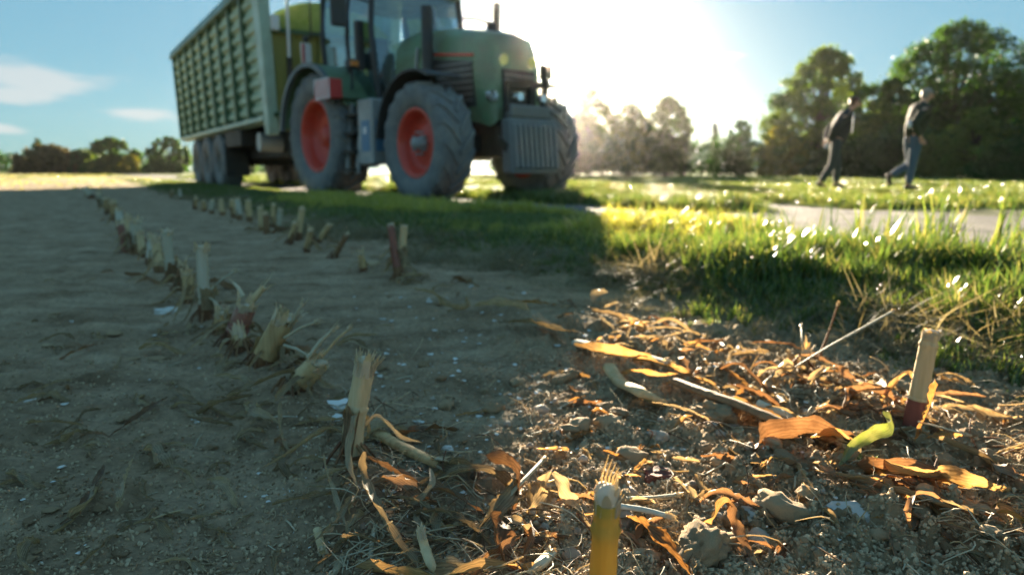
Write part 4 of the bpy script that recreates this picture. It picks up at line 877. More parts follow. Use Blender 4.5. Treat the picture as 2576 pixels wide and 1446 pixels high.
def person(loc, rz, J, hand_s, jacket, trous, hair, label, facing_tilt=0.0, jacket_len=.02, extra=None):
    """J: joints in the figure's own space: x forward, y to its left, z up"""
    root = empty('person', loc, rz); tag(root, label, 'man', 'men walking across the meadow')
    V = {k: Vector(v) for k, v in J.items()}; P_ = []; Ed = []; Rd = []; ix = {}
    def pt(k, p, r, prev=None):
        ix[k] = len(P_); P_.append(Vector(p)); Rd.append(r)
        if prev is not None: Ed.append((ix[prev], ix[k]))
    pt('pel', V['pel'], (.115, .15)); pt('wst', V['pel'].lerp(V['chest'], .45), (.10, .135), 'pel'); pt('chest', V['chest'], (.115, .165), 'wst')
    pt('nbase', V['chest'].lerp(V['neck'], .8), (.07, .08), 'chest'); pt('neck', V['neck'], .055, 'nbase'); pt('head0', V['head'] + Vector((0, 0, -.05)), (.075, .06), 'neck'); pt('head', V['head'] + Vector((0, 0, .06)), (.095, .078), 'head0'); pt('crown_', V['head'] + Vector((-.01, 0, .12)), (.055, .05), 'head')
    for s in 'LR':
        pt('sh' + s, V['sh' + s], .06, 'chest'); pt('el' + s, V['el' + s], .043, 'sh' + s); pt('wr' + s, V['wr' + s], .028, 'el' + s)
        d = (V['ha' + s] - V['wr' + s]).normalized(); pt('pa' + s, V['wr' + s] + d * .055, (.036, .020), 'wr' + s)
        side = d.cross(Vector((0, 1, 0))).normalized() if abs(d.y) < .9 else Vector((1, 0, 0)); cur = d.cross(side).normalized()
        for f, (o_, ln) in enumerate(((-.030, .068), (-.010, .078), (.011, .073), (.031, .058))):
            b0 = V['wr' + s] + d * .085 + side * o_; k = 'f%d%s' % (f, s)
            pt(k + 'a', b0, .0105, 'pa' + s); pt(k + 'b', b0 + d * ln * .5 + cur * .012, .009, k + 'a'); pt(k + 'c', b0 + d * ln * .85 + cur * .036, .0075, k + 'b')
        b0 = V['wr' + s] + d * .03 - side * .034; pt('t' + s, b0, .012, 'pa' + s); pt('t2' + s, b0 + d * .035 - side * .02 + cur * .01, .010, 't' + s); pt('t3' + s, b0 + d * .06 - side * .022 + cur * .02, .008, 't2' + s)
        pt('hip' + s, V['hip' + s], .09, 'pel'); pt('kn' + s, V['kn' + s], .06, 'hip' + s); pt('cf' + s, V['kn' + s].lerp(V['an' + s], .3), .056, 'kn' + s); pt('an' + s, V['an' + s], .036, 'cf' + s); pt('to' + s, V['to' + s], (.04, .03), 'an' + s)
    body = skinned('body', P_, Ed, Rd, SKIN, root)
    # jacket: shell over trunk and arms
    Q = []; E2 = []; R2 = []; jx = {}
    def jt(k, p, r, prev=None):
        jx[k] = len(Q); Q.append(Vector(p)); R2.append(r)
        if prev is not None: E2.append((jx[prev], jx[k]))
    jt('pel', V['pel'] + Vector((0, 0, -jacket_len)), (.17, .21)); jt('w', V['pel'].lerp(V['chest'], .5), (.165, .20), 'pel'); jt('c', V['chest'], (.165, .215), 'w'); jt('n', V['chest'].lerp(V['neck'], .75), (.085, .10), 'c'); jt('col', V['neck'] + Vector((0, 0, -.01)), (.072, .075), 'n')
    for s in 'LR':
        jt('s' + s, V['sh' + s], .09, 'c'); jt('e' + s, V['el' + s], .074, 's' + s); jt('r' + s, V['wr' + s].lerp(V['el' + s], .08), .048, 'e' + s)
    skinned('jacket', Q, E2, R2, jacket, root)
    for s in 'LR':
        T = [V['pel'] + Vector((0, (.03 if s == 'L' else -.03), .06)), V['hip' + s], V['kn' + s], V['an' + s].lerp(V['kn' + s], .06)]
        skinned('trouser_leg', T, [(0, 1), (1, 2), (2, 3)], [(.12, .12), (.115, .115), (.083, .083), (.068, .068)], trous, root)
        a = V['an' + s]; t = V['to' + s]; d = (t - a).normalized(); skinned('shoe', [a + Vector((0, 0, .02)) - d * .05, a - d * .03 + Vector((0, 0, -.035)), a.lerp(t, .55) + Vector((0, 0, -.012)), t + d * .02], [(0, 1), (1, 2), (2, 3)], [(.05, .05), (.05, .045), (.05, .036), (.036, .026)], SHOE, root)
    # face and hair as children of the body
    h = V['head']; f = Vector((math.cos(facing_tilt), 0, math.sin(facing_tilt))); up = Vector((-f.z, 0, f.x))
    b = MB(); b.ball(h + f * .092 + up * .0, .017, (1, .8, 1.2)); b.tube([h + f * .085 + up * .04, h + f * .108 + up * .0, h + f * .09 - up * .012], [.010, .017, .012], 8); b.build('nose', SKIN, body)
    for s in (-1, 1):
        b = MB(); b.ball(h + Vector((-.005, s * .078, .01)), .026, (.7, .4, 1.15)); b.build('ear', SKIN, body)
        b = MB(); b.ball(h + f * .083 + up * .035 + Vector((0, s * .030, 0)), .011); b.build('eye', SHOE, body)
    b = MB(); b.tube([h + f * .083 - up * .04 + Vector((0, -.022, 0)), h + f * .090 - up * .038, h + f * .083 - up * .04 + Vector((0, .022, 0))], .006, 6); b.build('mouth', SKIN, body)
    hb = MB(); c = h + Vector((-.022, 0, .062)); vs = []
    hb.ball(c + Vector((.004, 0, -.008)), .104, (1.0, .82, .80), 20, 12); hb.ball(c + Vector((-.03, 0, -.055)), .080, (.85, .95, .9), 16, 10); hb.build('hair', hair, body)
    if extra: extra(root, V)
    return root
def ex1(root, V):
    b = MB(); c = V['chest']; b.bar(c + Vector((.175, -.03, .05)), c + Vector((.165, -.03, -.28)), .03, .012); b.build('lanyard', SHIRT, root)
    b = MB(); w = V['pel']; b.tube([w + Vector((-.17, -.02, -.02)), w + Vector((-.19, -.02, -.15))], [.045, .03], 8); b.build('shirt_tail', SHIRT, root)
def ex2(root, V):
    b = MB(); w = V['wst'] if 'wst' in V else V['pel']; b.ball(V['elR'] + Vector((-.07, 0, -.02)), .05, (.7, .8, 1.4)); b.build('elbow_patch', SHIRT, root)
p1 = (xat(2085, 13.9), 13.9); p2 = (xat(2275, 12.7), 12.7)
person((p1[0], p1[1], gz(*p1) + .02), R(-8), dict(pel=(0, 0, .97), chest=(.12, 0, 1.40), neck=(.22, 0, 1.58), head=(.31, 0, 1.69), shL=(.12, .19, 1.44), shR=(.12, -.19, 1.44), elL=(-.10, .24, 1.19), elR=(-.12, -.24, 1.18),
    wrL=(-.16, .10, .98), wrR=(-.17, -.10, .96), haL=(-.19, .03, .92), haR=(-.20, -.02, .90), hipL=(.0, .095, .90), hipR=(0, -.095, .90), knL=(.10, .10, .50), knR=(-.06, -.10, .49), anL=(.10, .10, .10), anR=(-.28, -.10, .12), toL=(.27, .10, .05), toR=(-.14, -.10, .045)),
    1, CLOTH_A, TROUS_A, HAIR_A, 'man in a dark jacket leaning forward with his hands behind his back', -.35, .12, ex1)
person((p2[0], p2[1], gz(*p2) + .02), R(4), dict(pel=(0, 0, .98), chest=(.06, 0, 1.42), neck=(.15, 0, 1.60), head=(.20, 0, 1.71), shL=(.07, .20, 1.47), shR=(.07, -.20, 1.47), elL=(.10, .27, 1.18), elR=(-.20, -.26, 1.20),
    wrL=(.22, .24, .97), wrR=(-.03, -.25, .95), haL=(.26, .23, .88), haR=(.03, -.24, .88), hipL=(.0, .095, .90), hipR=(0, -.095, .90), knL=(.06, .10, .50), knR=(-.04, -.10, .49), anL=(-.33, .10, .26), anR=(-.08, -.10, .09), toL=(-.30, .10, .10), toR=(.10, -.10, .04)),
    1, CLOTH_B, JEANS, HAIR_B, 'man in an olive jacket and blue jeans striding with one foot lifted behind him', -.15, .06, ex2)

# ---------------------------------------------------------------- maize stubble, husks and stalks in front
def catmull(pts, n):
    P = [Vector(p) for p in pts]; P = [P[0] * 2 - P[1]] + P + [P[-1] * 2 - P[-2]]; out = []; m = len(P) - 3
    for i in range(n):
        t = i / (n - 1) * m; k = min(int(t), m - 1); t -= k; a, b, c, d = P[k:k + 4]
        out.append(.5 * ((2 * b) + (c - a) * t + (2 * a - 5 * b + 4 * c - d) * t * t + (3 * b - a - 3 * c + d) * t ** 3))
    return out
def ribbon_mesh(name, path, width, mat, seed=0, fold=.55, roll=0.0, twist=0.0, taper=(.25, .05), ruffle=.17, n=34, m=9, tear=0.12, profile=None):
    """a maize leaf: curved, cupped about its midrib, with ruffled edges and a slightly thick rib"""
    rg = random.Random(seed); pts = catmull(path, n); V = []; F = []; UV = []; ph = rg.uniform(0, 9); width *= .92
    L = sum((pts[i + 1] - pts[i]).length for i in range(n - 1)); ln = 0
    for i, p in enumerate(pts):
        t = i / (n - 1); tg = (pts[min(i + 1, n - 1)] - pts[max(i - 1, 0)]).normalized()
        if i: ln += (pts[i] - pts[i - 1]).length
        side = tg.cross(Vector((0, 0, 1)))
        side = side.normalized() if side.length > .15 else Vector((1, 0, 0)); up = side.cross(tg).normalized()
        a = roll + twist * t + .38 * math.sin(ph + t * 8) + .15 * math.sin(ph * 2 + t * 19)
        s2 = side * math.cos(a) + up * math.sin(a); u2 = up * math.cos(a) - side * math.sin(a)
        w = width * .5 * ((taper[0] + (1 - taper[0]) * min(1, t / .22) ** .7) if t < .22 else 1.0) * ((taper[1] + (1 - taper[1]) * (min(1, (1 - t) / .45)) ** .75) if t > .55 else 1.0)
        if profile: w = width * .5 * profile(t)
        for j in range(m):
            q = (j / (m - 1)) * 2 - 1; e = abs(q)
            r_ = ruffle * width * math.sin(ph * 3 + ln / width * 2.6 + (2 if q > 0 else 0)) * e * e + width * .05 * math.sin(ln * 400 + q * 5 + ph)
            wq = w * (1 - tear * rg.random() * (e > .9))
            V.append(p + s2 * (q * wq) + u2 * (fold * w * e ** 1.4 + r_ * .6)); UV.append((j / (m - 1), ln / width * .25))
    for i in range(n - 1):
        for j in range(m - 1): F.append((i * m + j, i * m + j + 1, (i + 1) * m + j + 1, (i + 1) * m + j))
    me = bpy.data.meshes.new(name); me.from_pydata(V, [], F); me.polygons.foreach_set('use_smooth', [True] * len(F)); me.materials.append(mat)
    uvl = me.uv_layers.new(name='UVMap'); fl = np.empty((len(me.loops), 2), np.float32)
    vi = np.empty(len(me.loops), np.int32); me.loops.foreach_get('vertex_index', vi); fl[:] = np.array(UV, np.float32)[vi]; uvl.data.foreach_set('uv', fl.ravel()); return me
def pts3(lst):
    """[(px, py, height above the soil)] -> points over the soil"""
    out = []
    for q in lst:
        z = q[2] if len(q) > 2 else .006; p = on_plane(q[0], q[1], z); g = gz(p.x, p.y); p = on_plane(q[0], q[1], z + g); out.append(p)
    return out
def husk(label, lst, width, mat='leaf', name='dry_leaf', cat='leaf', parent=None, group=None, **k):
    P = pts3(lst) if not isinstance(lst[0], Vector) else lst
    o = bpy.data.objects.new(name, ribbon_mesh(name, P, width, M[mat], seed=hash(label or str(lst)) % 9999 if False else len(C.objects), **k)); link(o, parent)
    if parent is None: tag(o, label, cat, group)
    elif label: o['label'] = label
    return o
def stalk_tube(mb, P, rad, nodes=(), n=12, seg=40, flat=.9, flare=0.0):
    """a maize stalk with swollen nodes"""
    pts = catmull(P, seg); rr = []
    for i in range(seg):
        t = i / (seg - 1); r = rad * (1 + .12 * (1 - t)) * (1 + flare * max(0, 1 - t / .12) ** 2)
        for nd in nodes: r *= 1 + .17 * math.exp(-((t - nd) / .016) ** 2) - .05 * math.exp(-((t - nd - .04) / .02) ** 2)
        rr.append(r)
    rg = random.Random(int(rad * 1e6) + len(mb.v)); k0 = len(mb.v); nn = 18; mb.tube(pts, rr, nn, True, flat)
    gr = [1 + rg.uniform(-.11, .11) for _ in range(nn)]
    for i in range(seg):          # fine lengthwise grooves and small dents
        for q in range(nn):
            c_ = pts[i]; v = Vector(mb.v[k0 + i * nn + q]); mb.v[k0 + i * nn + q] = tuple(c_ + (v - c_) * (gr[q] + .02 * math.sin(i * .9 + q * 2.1)))
    return pts, rr
def sheath(T, r, t0, t1, a0, span, mat, parent, rg, lean=.25):
    """the torn remains of a leaf sheath wrapped round the stalk"""
    m = 10; n = 12; rows = []; d = T.normalized(); a = d.cross(Vector((.2, 1, .1))).normalized(); b = d.cross(a); top = [rg.uniform(-.12, .10) for _ in range(m)]
    for i in range(n):
        t = i / (n - 1); row = []
        for j in range(m):
            w = a0 + span * (j / (m - 1) - .5); tt = t0 + (t1 + top[j] - t0) * t; e = abs(j / (m - 1) * 2 - 1)
            rr = r * (1.14 + .05 * math.sin(j * 2.3 + i * .7) + e * e * .18 + t ** 4 * lean * 2.2); row.append(T * tt + (a * math.cos(w) + b * math.sin(w)) * rr)
        rows.append(row)
    mb = MB(); mb.strip(rows); o = mb.build('sheath', mat, parent, fix=False)
    ul = o.data.uv_layers.new(name='UVMap')
    for lp in o.data.loops: ul.data[lp.index].uv = ((lp.vertex_index % m) / (m - 1), (lp.vertex_index // m) / n * 2.5)
    return o
def fray(mb, c, d, r, count, length, rg, spread=.5, th=.0009, ragged=True):
    """torn fibres standing round a cut end"""
    d = d.normalized(); a = d.cross(Vector((.3, .9, .1))).normalized(); b = d.cross(a)
    for i in range(count):
        w = rg.uniform(0, 6.283); q = r * math.sqrt(rg.uniform(.15, 1)); o = c + (a * math.cos(w) + b * math.sin(w)) * q - d * .006
        out = (a * math.cos(w) + b * math.sin(w)) * spread * rg.uniform(.2, 1.1) * (q / r); L = length * rg.uniform(.35, 1.15)
        p1 = o + (d + out * .4).normalized() * L * .5; p2 = p1 + (d + out * 1.3 + Vector((rg.uniform(-.2, .2), rg.uniform(-.2, .2), 0))).normalized() * L * .5
        t = th * rg.uniform(.7, 1.8); mb.tube([o, p1, p2], [t * 1.3, t, t * .25], 4, False)
def splinter(mb, c, d, r, count, length, rg):
    """flat torn slats of rind standing up from the rim"""
    d = d.normalized(); a = d.cross(Vector((.2, 1, .1))).normalized(); b = d.cross(a)
    for i in range(count):
        w = 6.283 * i / count + rg.uniform(-.3, .3); e = a * math.cos(w) + b * math.sin(w); s = d.cross(e); wd = r * rg.uniform(.28, .55); L = length * rg.uniform(.3, 1.1)
        o = c + e * r * .96; k = rg.uniform(.0, .45); p = [o - d * .008, o + d * L * .5 + e * L * k * .2, o + (d + e * k).normalized() * L]
        mb.add([p[0] - s * wd, p[0] + s * wd, p[1] + s * wd * .8, p[2] + s * wd * .15, p[2] - s * wd * .3, p[1] - s * wd * .8, p[0] - s * wd - e * .0016, p[0] + s * wd - e * .0016, p[1] + s * wd * .8 - e * .0012, p[2] + s * wd * .1, p[2] - s * wd * .25, p[1] - s * wd * .8 - e * .0012],
               [(0, 1, 2, 5), (5, 2, 3, 4), (7, 6, 11, 8), (8, 11, 10, 9), (1, 7, 8, 2), (6, 0, 5, 11), (2, 8, 9, 3), (11, 5, 4, 10)])
def stub(base, top, r, label, seed, mat='stalk', low='stalk_brown', split=.3, end='pith', nfib=24, flen=.02, nspl=5, slen=.02, roots=True, leaves=2, group='cut maize stubs', nodes=(.18, .62), bend=0.0, leafmat='leaf', flat=1.0, sheaths=1):
    """a cut maize stalk still standing in the row; base and top measured in the photograph"""
    rg = random.Random(seed); b0 = place(*base); t3 = at_depth(top[0], top[1], b0.y + rg.uniform(-.01, .01)); t3.z = max(t3.z, b0.z + .03)
    root = empty('maize_stub', b0); tag(root, label, 'stubble', group)
    T = t3 - b0; mid = T * .5 + Vector((bend, 0, 0)); P = [Vector((0, 0, -.02)), T * .2 + Vector((bend * .4, 0, 0)), mid, T]
    pts = catmull(P, 40); k = max(4, int(40 * split)); H_ = T.length
    mb = MB(); stalk_tube(mb, pts[:k + 1][::max(1, k // 5)] + [pts[k]], r * 1.08, [min(.9, nd / split) for nd in nodes if nd < split], flare=.35, flat=flat); mb.build('lower_stalk', M[low], root)
    mb = MB(); pp, rr = stalk_tube(mb, [pts[k], pts[(k + 39) // 2], pts[39]], r, [(nd - split) / (1 - split) for nd in nodes if nd > split], flat=flat); mb.build('upper_stalk', M[mat], root)
    d = (pts[39] - pts[35]).normalized()
    if end:
        mb = MB(); rr_ = rg; hb = r * .9
        mb.ball(T + d * r * .12, hb, (1, 1, .38 if end != 'tall' else 1.5), 16, 9); mb.build('pith', M['pith'], root)
        if nspl: mb = MB(); splinter(mb, T, d, r * .98, nspl, slen, rg); o = mb.build('rind_splinters', M['fibre'], root, fix=False); tag(o, kind='stuff')
        if nfib: mb = MB(); fray(mb, T, d, r * .9, nfib, flen, rg); o = mb.build('fibres', M['fibre'], root, fix=False); tag(o, kind='stuff')
    for i in range(sheaths): sheath(T, r, rg.uniform(.05, .2), rg.uniform(.35, .72), rg.uniform(0, 6.3), rg.uniform(1.6, 3.0), M[rg.choice(['leaf', 'leaf', 'brown_leaf'])], root, rg, .12)
    if roots:
        for i in range(9):
            w = 6.283 * i / 9 + rg.uniform(-.2, .2); o = Vector((math.cos(w), math.sin(w), 0)); h = rg.uniform(.006, .022)
            mb = MB(); mb.tube([o * r * .8 + Vector((0, 0, h + .008)), o * (r + .010) + Vector((0, 0, h * .6)), o * (r + .022) + Vector((0, 0, -.008))], [.0022, .002, .0013], 5, False); mb.build('brace_root', M['stalk_brown'], root)
    for i in range(leaves):
        w = rg.uniform(0, 6.283); o = Vector((math.cos(w), math.sin(w) * .8, 0)); h = rg.uniform(.25, .6) * H_; L = rg.uniform(.05, .13)
        pth = [T * (h / H_) + o * r, T * (h / H_) + o * (r + L * .22) + Vector((0, 0, .008)), o * (r + L * .6) + Vector((0, 0, h * .45)), o * (r + L) + Vector((rg.uniform(-.02, .02), rg.uniform(-.02, .02), .004))]
        husk(None, pth, rg.uniform(.006, .014), leafmat, 'sheath_leaf', parent=root, n=18, m=5, twist=rg.uniform(-2, 2))
    return root
def cut_slat(mb, p, q, w, th=.0025):
    mb.bar(p, q, w, th, up=(0, -1, .3))

# row next to the wheel track
s0 = stub((1500, 1750), (1528, 1262), .0086, 'bright yellow stub with a white pithy torn top at the lower edge of the view', 1, 'stalk_yellow', 'stalk_yellow', .25, 'tall', 14, .022, 4, .010, leaves=0, sheaths=0, nodes=(.2, .90))
mb = MB(); t_ = at_depth(1528, 1262, s0.location.y) - s0.location
mb.lathe([(-.005, .0086), (-.003, .0100), (.0, .0106), (.003, .0098), (.006, .0086)], (t_.x * .88, t_.y * .88, t_.z * .88), 'z', 24); mb.build('node_ring', M['brown_leaf'], s0)
mb = MB(); mb.ball((t_.x, t_.y - .001, t_.z + .003), .0090, (1.05, 1, 1.2), 18, 12); mb.ball((t_.x - .003, t_.y, t_.z + .008), .006, (1, 1, 1.1), 14, 10); mb.ball((t_.x + .004, t_.y - .001, t_.z + .007), .0055, (1, 1, 1.0), 14, 10); mb.build('torn_pith', M['pith'], s0)
for q in range(5):
    mb = MB(); w = -.004 + .002 * q; mb.tube([(t_.x + w, t_.y, t_.z + .004), (t_.x + w * 1.3 + .001, t_.y, t_.z + .018), (t_.x + w * 1.2 + .005, t_.y, t_.z + .034 - .003 * q)], [.0009, .0007, .0002], 5, False); mb.build('long_fibre', M['fibre'], s0, fix=False)
s1 = stub((882, 1195), (916, 930), .0122, 'tall sharp brown stub crowned with a sunlit brush of fibres', 2, 'stalk', 'stalk_brown', .22, 'tall', 70, .030, 9, .026, leaves=4, nodes=(.20, .72), bend=-.002)
s2 = stub((735, 1005), (800, 915), 0.0163, 'stub leaning over beside the tall brown one, with a flat white torn face', 3, 'stalk', 'stalk_brown', .5, 'pith', 20, .02, 5, .02, leaves=6, nodes=(.3,))
s3 = stub((655, 935), (712, 808), 0.0195, 'wide splayed straw stub with ragged splinters', 4, 'stalk', 'stalk_brown', .35, 'pith', 26, .03, 9, .04, leaves=6, nodes=(.3,))
s4 = stub((588, 880), (618, 775), 0.0195, 'dark reddish stub with a crumpled pale top', 5, 'stalk_red', 'stalk_brown', .4, 'pith', 16, .02, 7, .03, leaves=6)
s5 = stub((518, 812), (508, 625), 0.0189, 'broad pale flat cut stub with a straw leaning from it', 6, 'stalk_pale', 'stalk_brown', .35, 'pith', 12, .02, 5, .02, leaves=5, flat=.6)
s6 = stub((432, 715), (420, 585), 0.0189, 'whitish stub shorter than the broad pale one in front of it', 7, 'stalk_pale', 'stalk_brown', .35, 'pith', 12, .02, 5, .025, leaves=6, flat=.7)
s7 = stub((345, 645), (342, 560), 0.0234, 'stout pale stub in the middle of the dim part of the row', 8, 'stalk_pale', 'stalk_brown', .45, 'pith', 12, .03, 6, .03, leaves=6)
s7b = stub((318, 640), (302, 565), 0.0156, 'thin red stub touching the stout pale one', 9, 'stalk_red', 'stalk_red', .4, 'pith', 8, .02, 5, .03, leaves=2)
s8 = stub((288, 555), (284, 512), 0.0260, 'small blurred straw stub near the dark end of the row', 10, 'stalk', 'stalk_brown', .45, 'pith', 8, .03, 6, .04, leaves=2)
s9 = stub((232, 500), (215, 475), 0.0390, 'last dim grey green stub standing against the sunlit field', 11, 'stalk_pale', 'stalk_brown', .45, 'pith', 8, .03, 6, .06, leaves=2)
EX = [((612, 905), (600, 842), .011, 'ragged stub half hidden between the splayed and the reddish stub', 'stalk'),
 ((552, 850), (556, 790), .011, 'low torn stub between the reddish and the broad pale stub', 'stalk'),
 ((478, 768), (470, 690), .012, 'thin straw stub between the broad pale stub and the whitish one', 'stalk'),
 ((452, 738), (458, 668), .010, 'brown stub leaning against the whitish one', 'stalk_brown'),
 ((402, 690), (392, 612), .013, 'straw stub just left of the whitish one', 'stalk'),
 ((378, 668), (382, 600), .013, 'dull stub between the whitish and the stout pale one', 'stalk_pale'),
 ((360, 655), (352, 590), .012, 'brown stub right behind the stout pale one', 'stalk'),
 ((318, 600), (322, 548), .016, 'straw stub behind the thin red one', 'stalk'),
 ((302, 580), (298, 530), .016, 'dim stub next in the row behind the thin red one', 'stalk_pale'),
 ((272, 540), (266, 500), .020, 'dim stub left of the small blurred straw stub', 'stalk'),
 ((255, 522), (250, 488), .022, 'faint stub second from the dark end of the row', 'stalk_pale'),
 ((915, 690), (908, 640), .010, 'short torn stub between the slanting dark stub and the upright pair', 'stalk'),
 ((770, 640), (782, 580), .012, 'short stub hidden in front of the thick upright one', 'stalk'),
 ((660, 585), (655, 525), .014, 'straw stub at the near edge of the blurred cluster', 'stalk'),
 ((672, 592), (668, 540), .013, 'brown stub at the near edge of the blurred cluster', 'stalk_brown')]
for i, (b_, t_, r_, l_, m_) in enumerate(EX): stub(b_, t_, r_ * 1.2, l_, 70 + i, m_, 'stalk_brown', .35, 'pith', 10, .025, 7, .03, leaves=3, roots=i < 4)
# loose pieces leaning in the row
def lean_piece(label, a, b, ya, w, mat='straw', name='straw_piece', cat='straw', th=.003):
    p = at_depth(a[0], a[1], ya); q = at_depth(b[0], b[1], ya + .01); mb = MB(); m_ = (p + q) / 2 + Vector((0, 0, .004))
    mb.tube([p, m_, q], [w * .5, w * .55, w * .4], 8, True, .5); o = mb.build(name, M[mat], None); tag(o, label, cat); 
    rg = random.Random(int(a[0])); f = MB(); fray(f, q, q - m_, w * .5, 8, w * 1.6, rg, th=.0006); f.build('frayed_end', M['fibre'], o, fix=False); return o
lean_piece('white straw leaning out to the right of the broad pale stub', (520, 738), (592, 680), 1.72, .009, 'stalk_pale')
lean_piece('short pale splinter dropping to the soil below the broad pale stub', (522, 745), (562, 782), 1.64, .009, 'stalk_pale')
lean_piece('pale splinter standing out of the splayed stub towards the right', (715, 850), (800, 808), 1.2, .011, 'straw')
lean_piece('straw splinter pointing up at the top of the splayed stub', (735, 810), (764, 762), 1.22, .009, 'straw')
lean_piece('pale straw lying low between the splayed and the leaning stub', (712, 868), (778, 897), 1.13, .010, 'stalk_pale')
lean_piece('long split straw rising behind the leaning stub', (775, 900), (842, 826), 1.05, .013, 'straw')
lean_piece('thin brown splinter rising right of the long split straw', (812, 895), (884, 822), 1.05, .008, 'stalk')
lean_piece('yellowish broken stalk top leaning over the reddish stub', (610, 790), (664, 722), 1.42, .028, 'stalk')
lean_piece('short forked splinter left of the yellowish broken stalk top', (612, 745), (588, 712), 1.42, .010, 'straw')
# row beside the verge
stub((2292, 1112), (2342, 838), .0108, 'tall leaning stub with a red foot standing in front of the grass', 21, 'stalk', 'stalk_crimson', .42, 'pith', 14, .008, 7, .008, leaves=1, nodes=(.43, .93), leafmat='orange', roots=False, sheaths=0)
stub((2016, 960), (2030, 884), .0075, 'short grey splintered stub at the edge of the grass', 22, 'stalk', 'stalk_brown', .35, 'pith', 8, .02, 4, .03, leaves=1)
stub((1003, 715), (983, 566), .0115, 'left one of the two upright stubs side by side, reddish with a pale top', 23, 'stalk_red', 'stalk_brown', .35, 'pith', 6, .01, 4, .012, leaves=2, nodes=(.32, .6))
stub((1006, 712), (1016, 570), .0125, 'right one of the two upright stubs side by side, straw coloured', 24, 'stalk', 'stalk_red', .35, 'pith', 6, .01, 4, .012, leaves=2, nodes=(.32, .6))
stub((838, 655), (872, 590), .0105, 'thin dark stub slanting right with a pale cut end', 25, 'stalk_brown', 'stalk_brown', .35, 'pith', 6, .01, 4, .02, leaves=1)
stub((798, 625), (828, 566), .0125, 'slanting stub with a rounded pale end next to the thin dark one', 26, 'stalk', 'stalk_brown', .35, 'pith', 6, .01, 5, .02, leaves=2)
stub((748, 615), (760, 525), .016, 'thick upright stub with a pale rounded top against the shaded grass', 27, 'stalk', 'stalk_brown', .4, 'pith', 6, .01, 5, .02, leaves=2)
stub((728, 620), (742, 560), .012, 'stub close against the left of the thick upright one', 28, 'stalk', 'stalk_brown', .4, 'pith', 6, .01, 5, .02, leaves=1)
stub((700, 585), (706, 528), .016, 'whitish stub between two straw coloured ones in the far row', 29, 'stalk_pale', 'stalk_brown', .4, 'pith', 6, .01, 5, .02, leaves=1)
stub((686, 575), (688, 516), .014, 'straw coloured stub left of the whitish one', 30, 'stalk', 'stalk_brown', .4, 'pith', 6, .01, 5, .02, leaves=1)
far = [(628, 560, 624, 506), (603, 558, 598, 502), (588, 552, 584, 504), (560, 545, 556, 504), (532, 540, 534, 505), (515, 535, 512, 506), (490, 530, 493, 500), (455, 500, 452, 478), (430, 497, 434, 480)]
for i, (a, b, c, d) in enumerate(far):
    stub((a, b), (c, d), .019, 'dim straw stub in the blurred cluster at the far end of the verge row', 40 + i, ['stalk', 'stalk_pale', 'stalk'][i % 3], 'stalk_brown', .4, 'pith', 5, .02, 5, .03, leaves=1, roots=False, group='blurred stubs at the far end of the row')

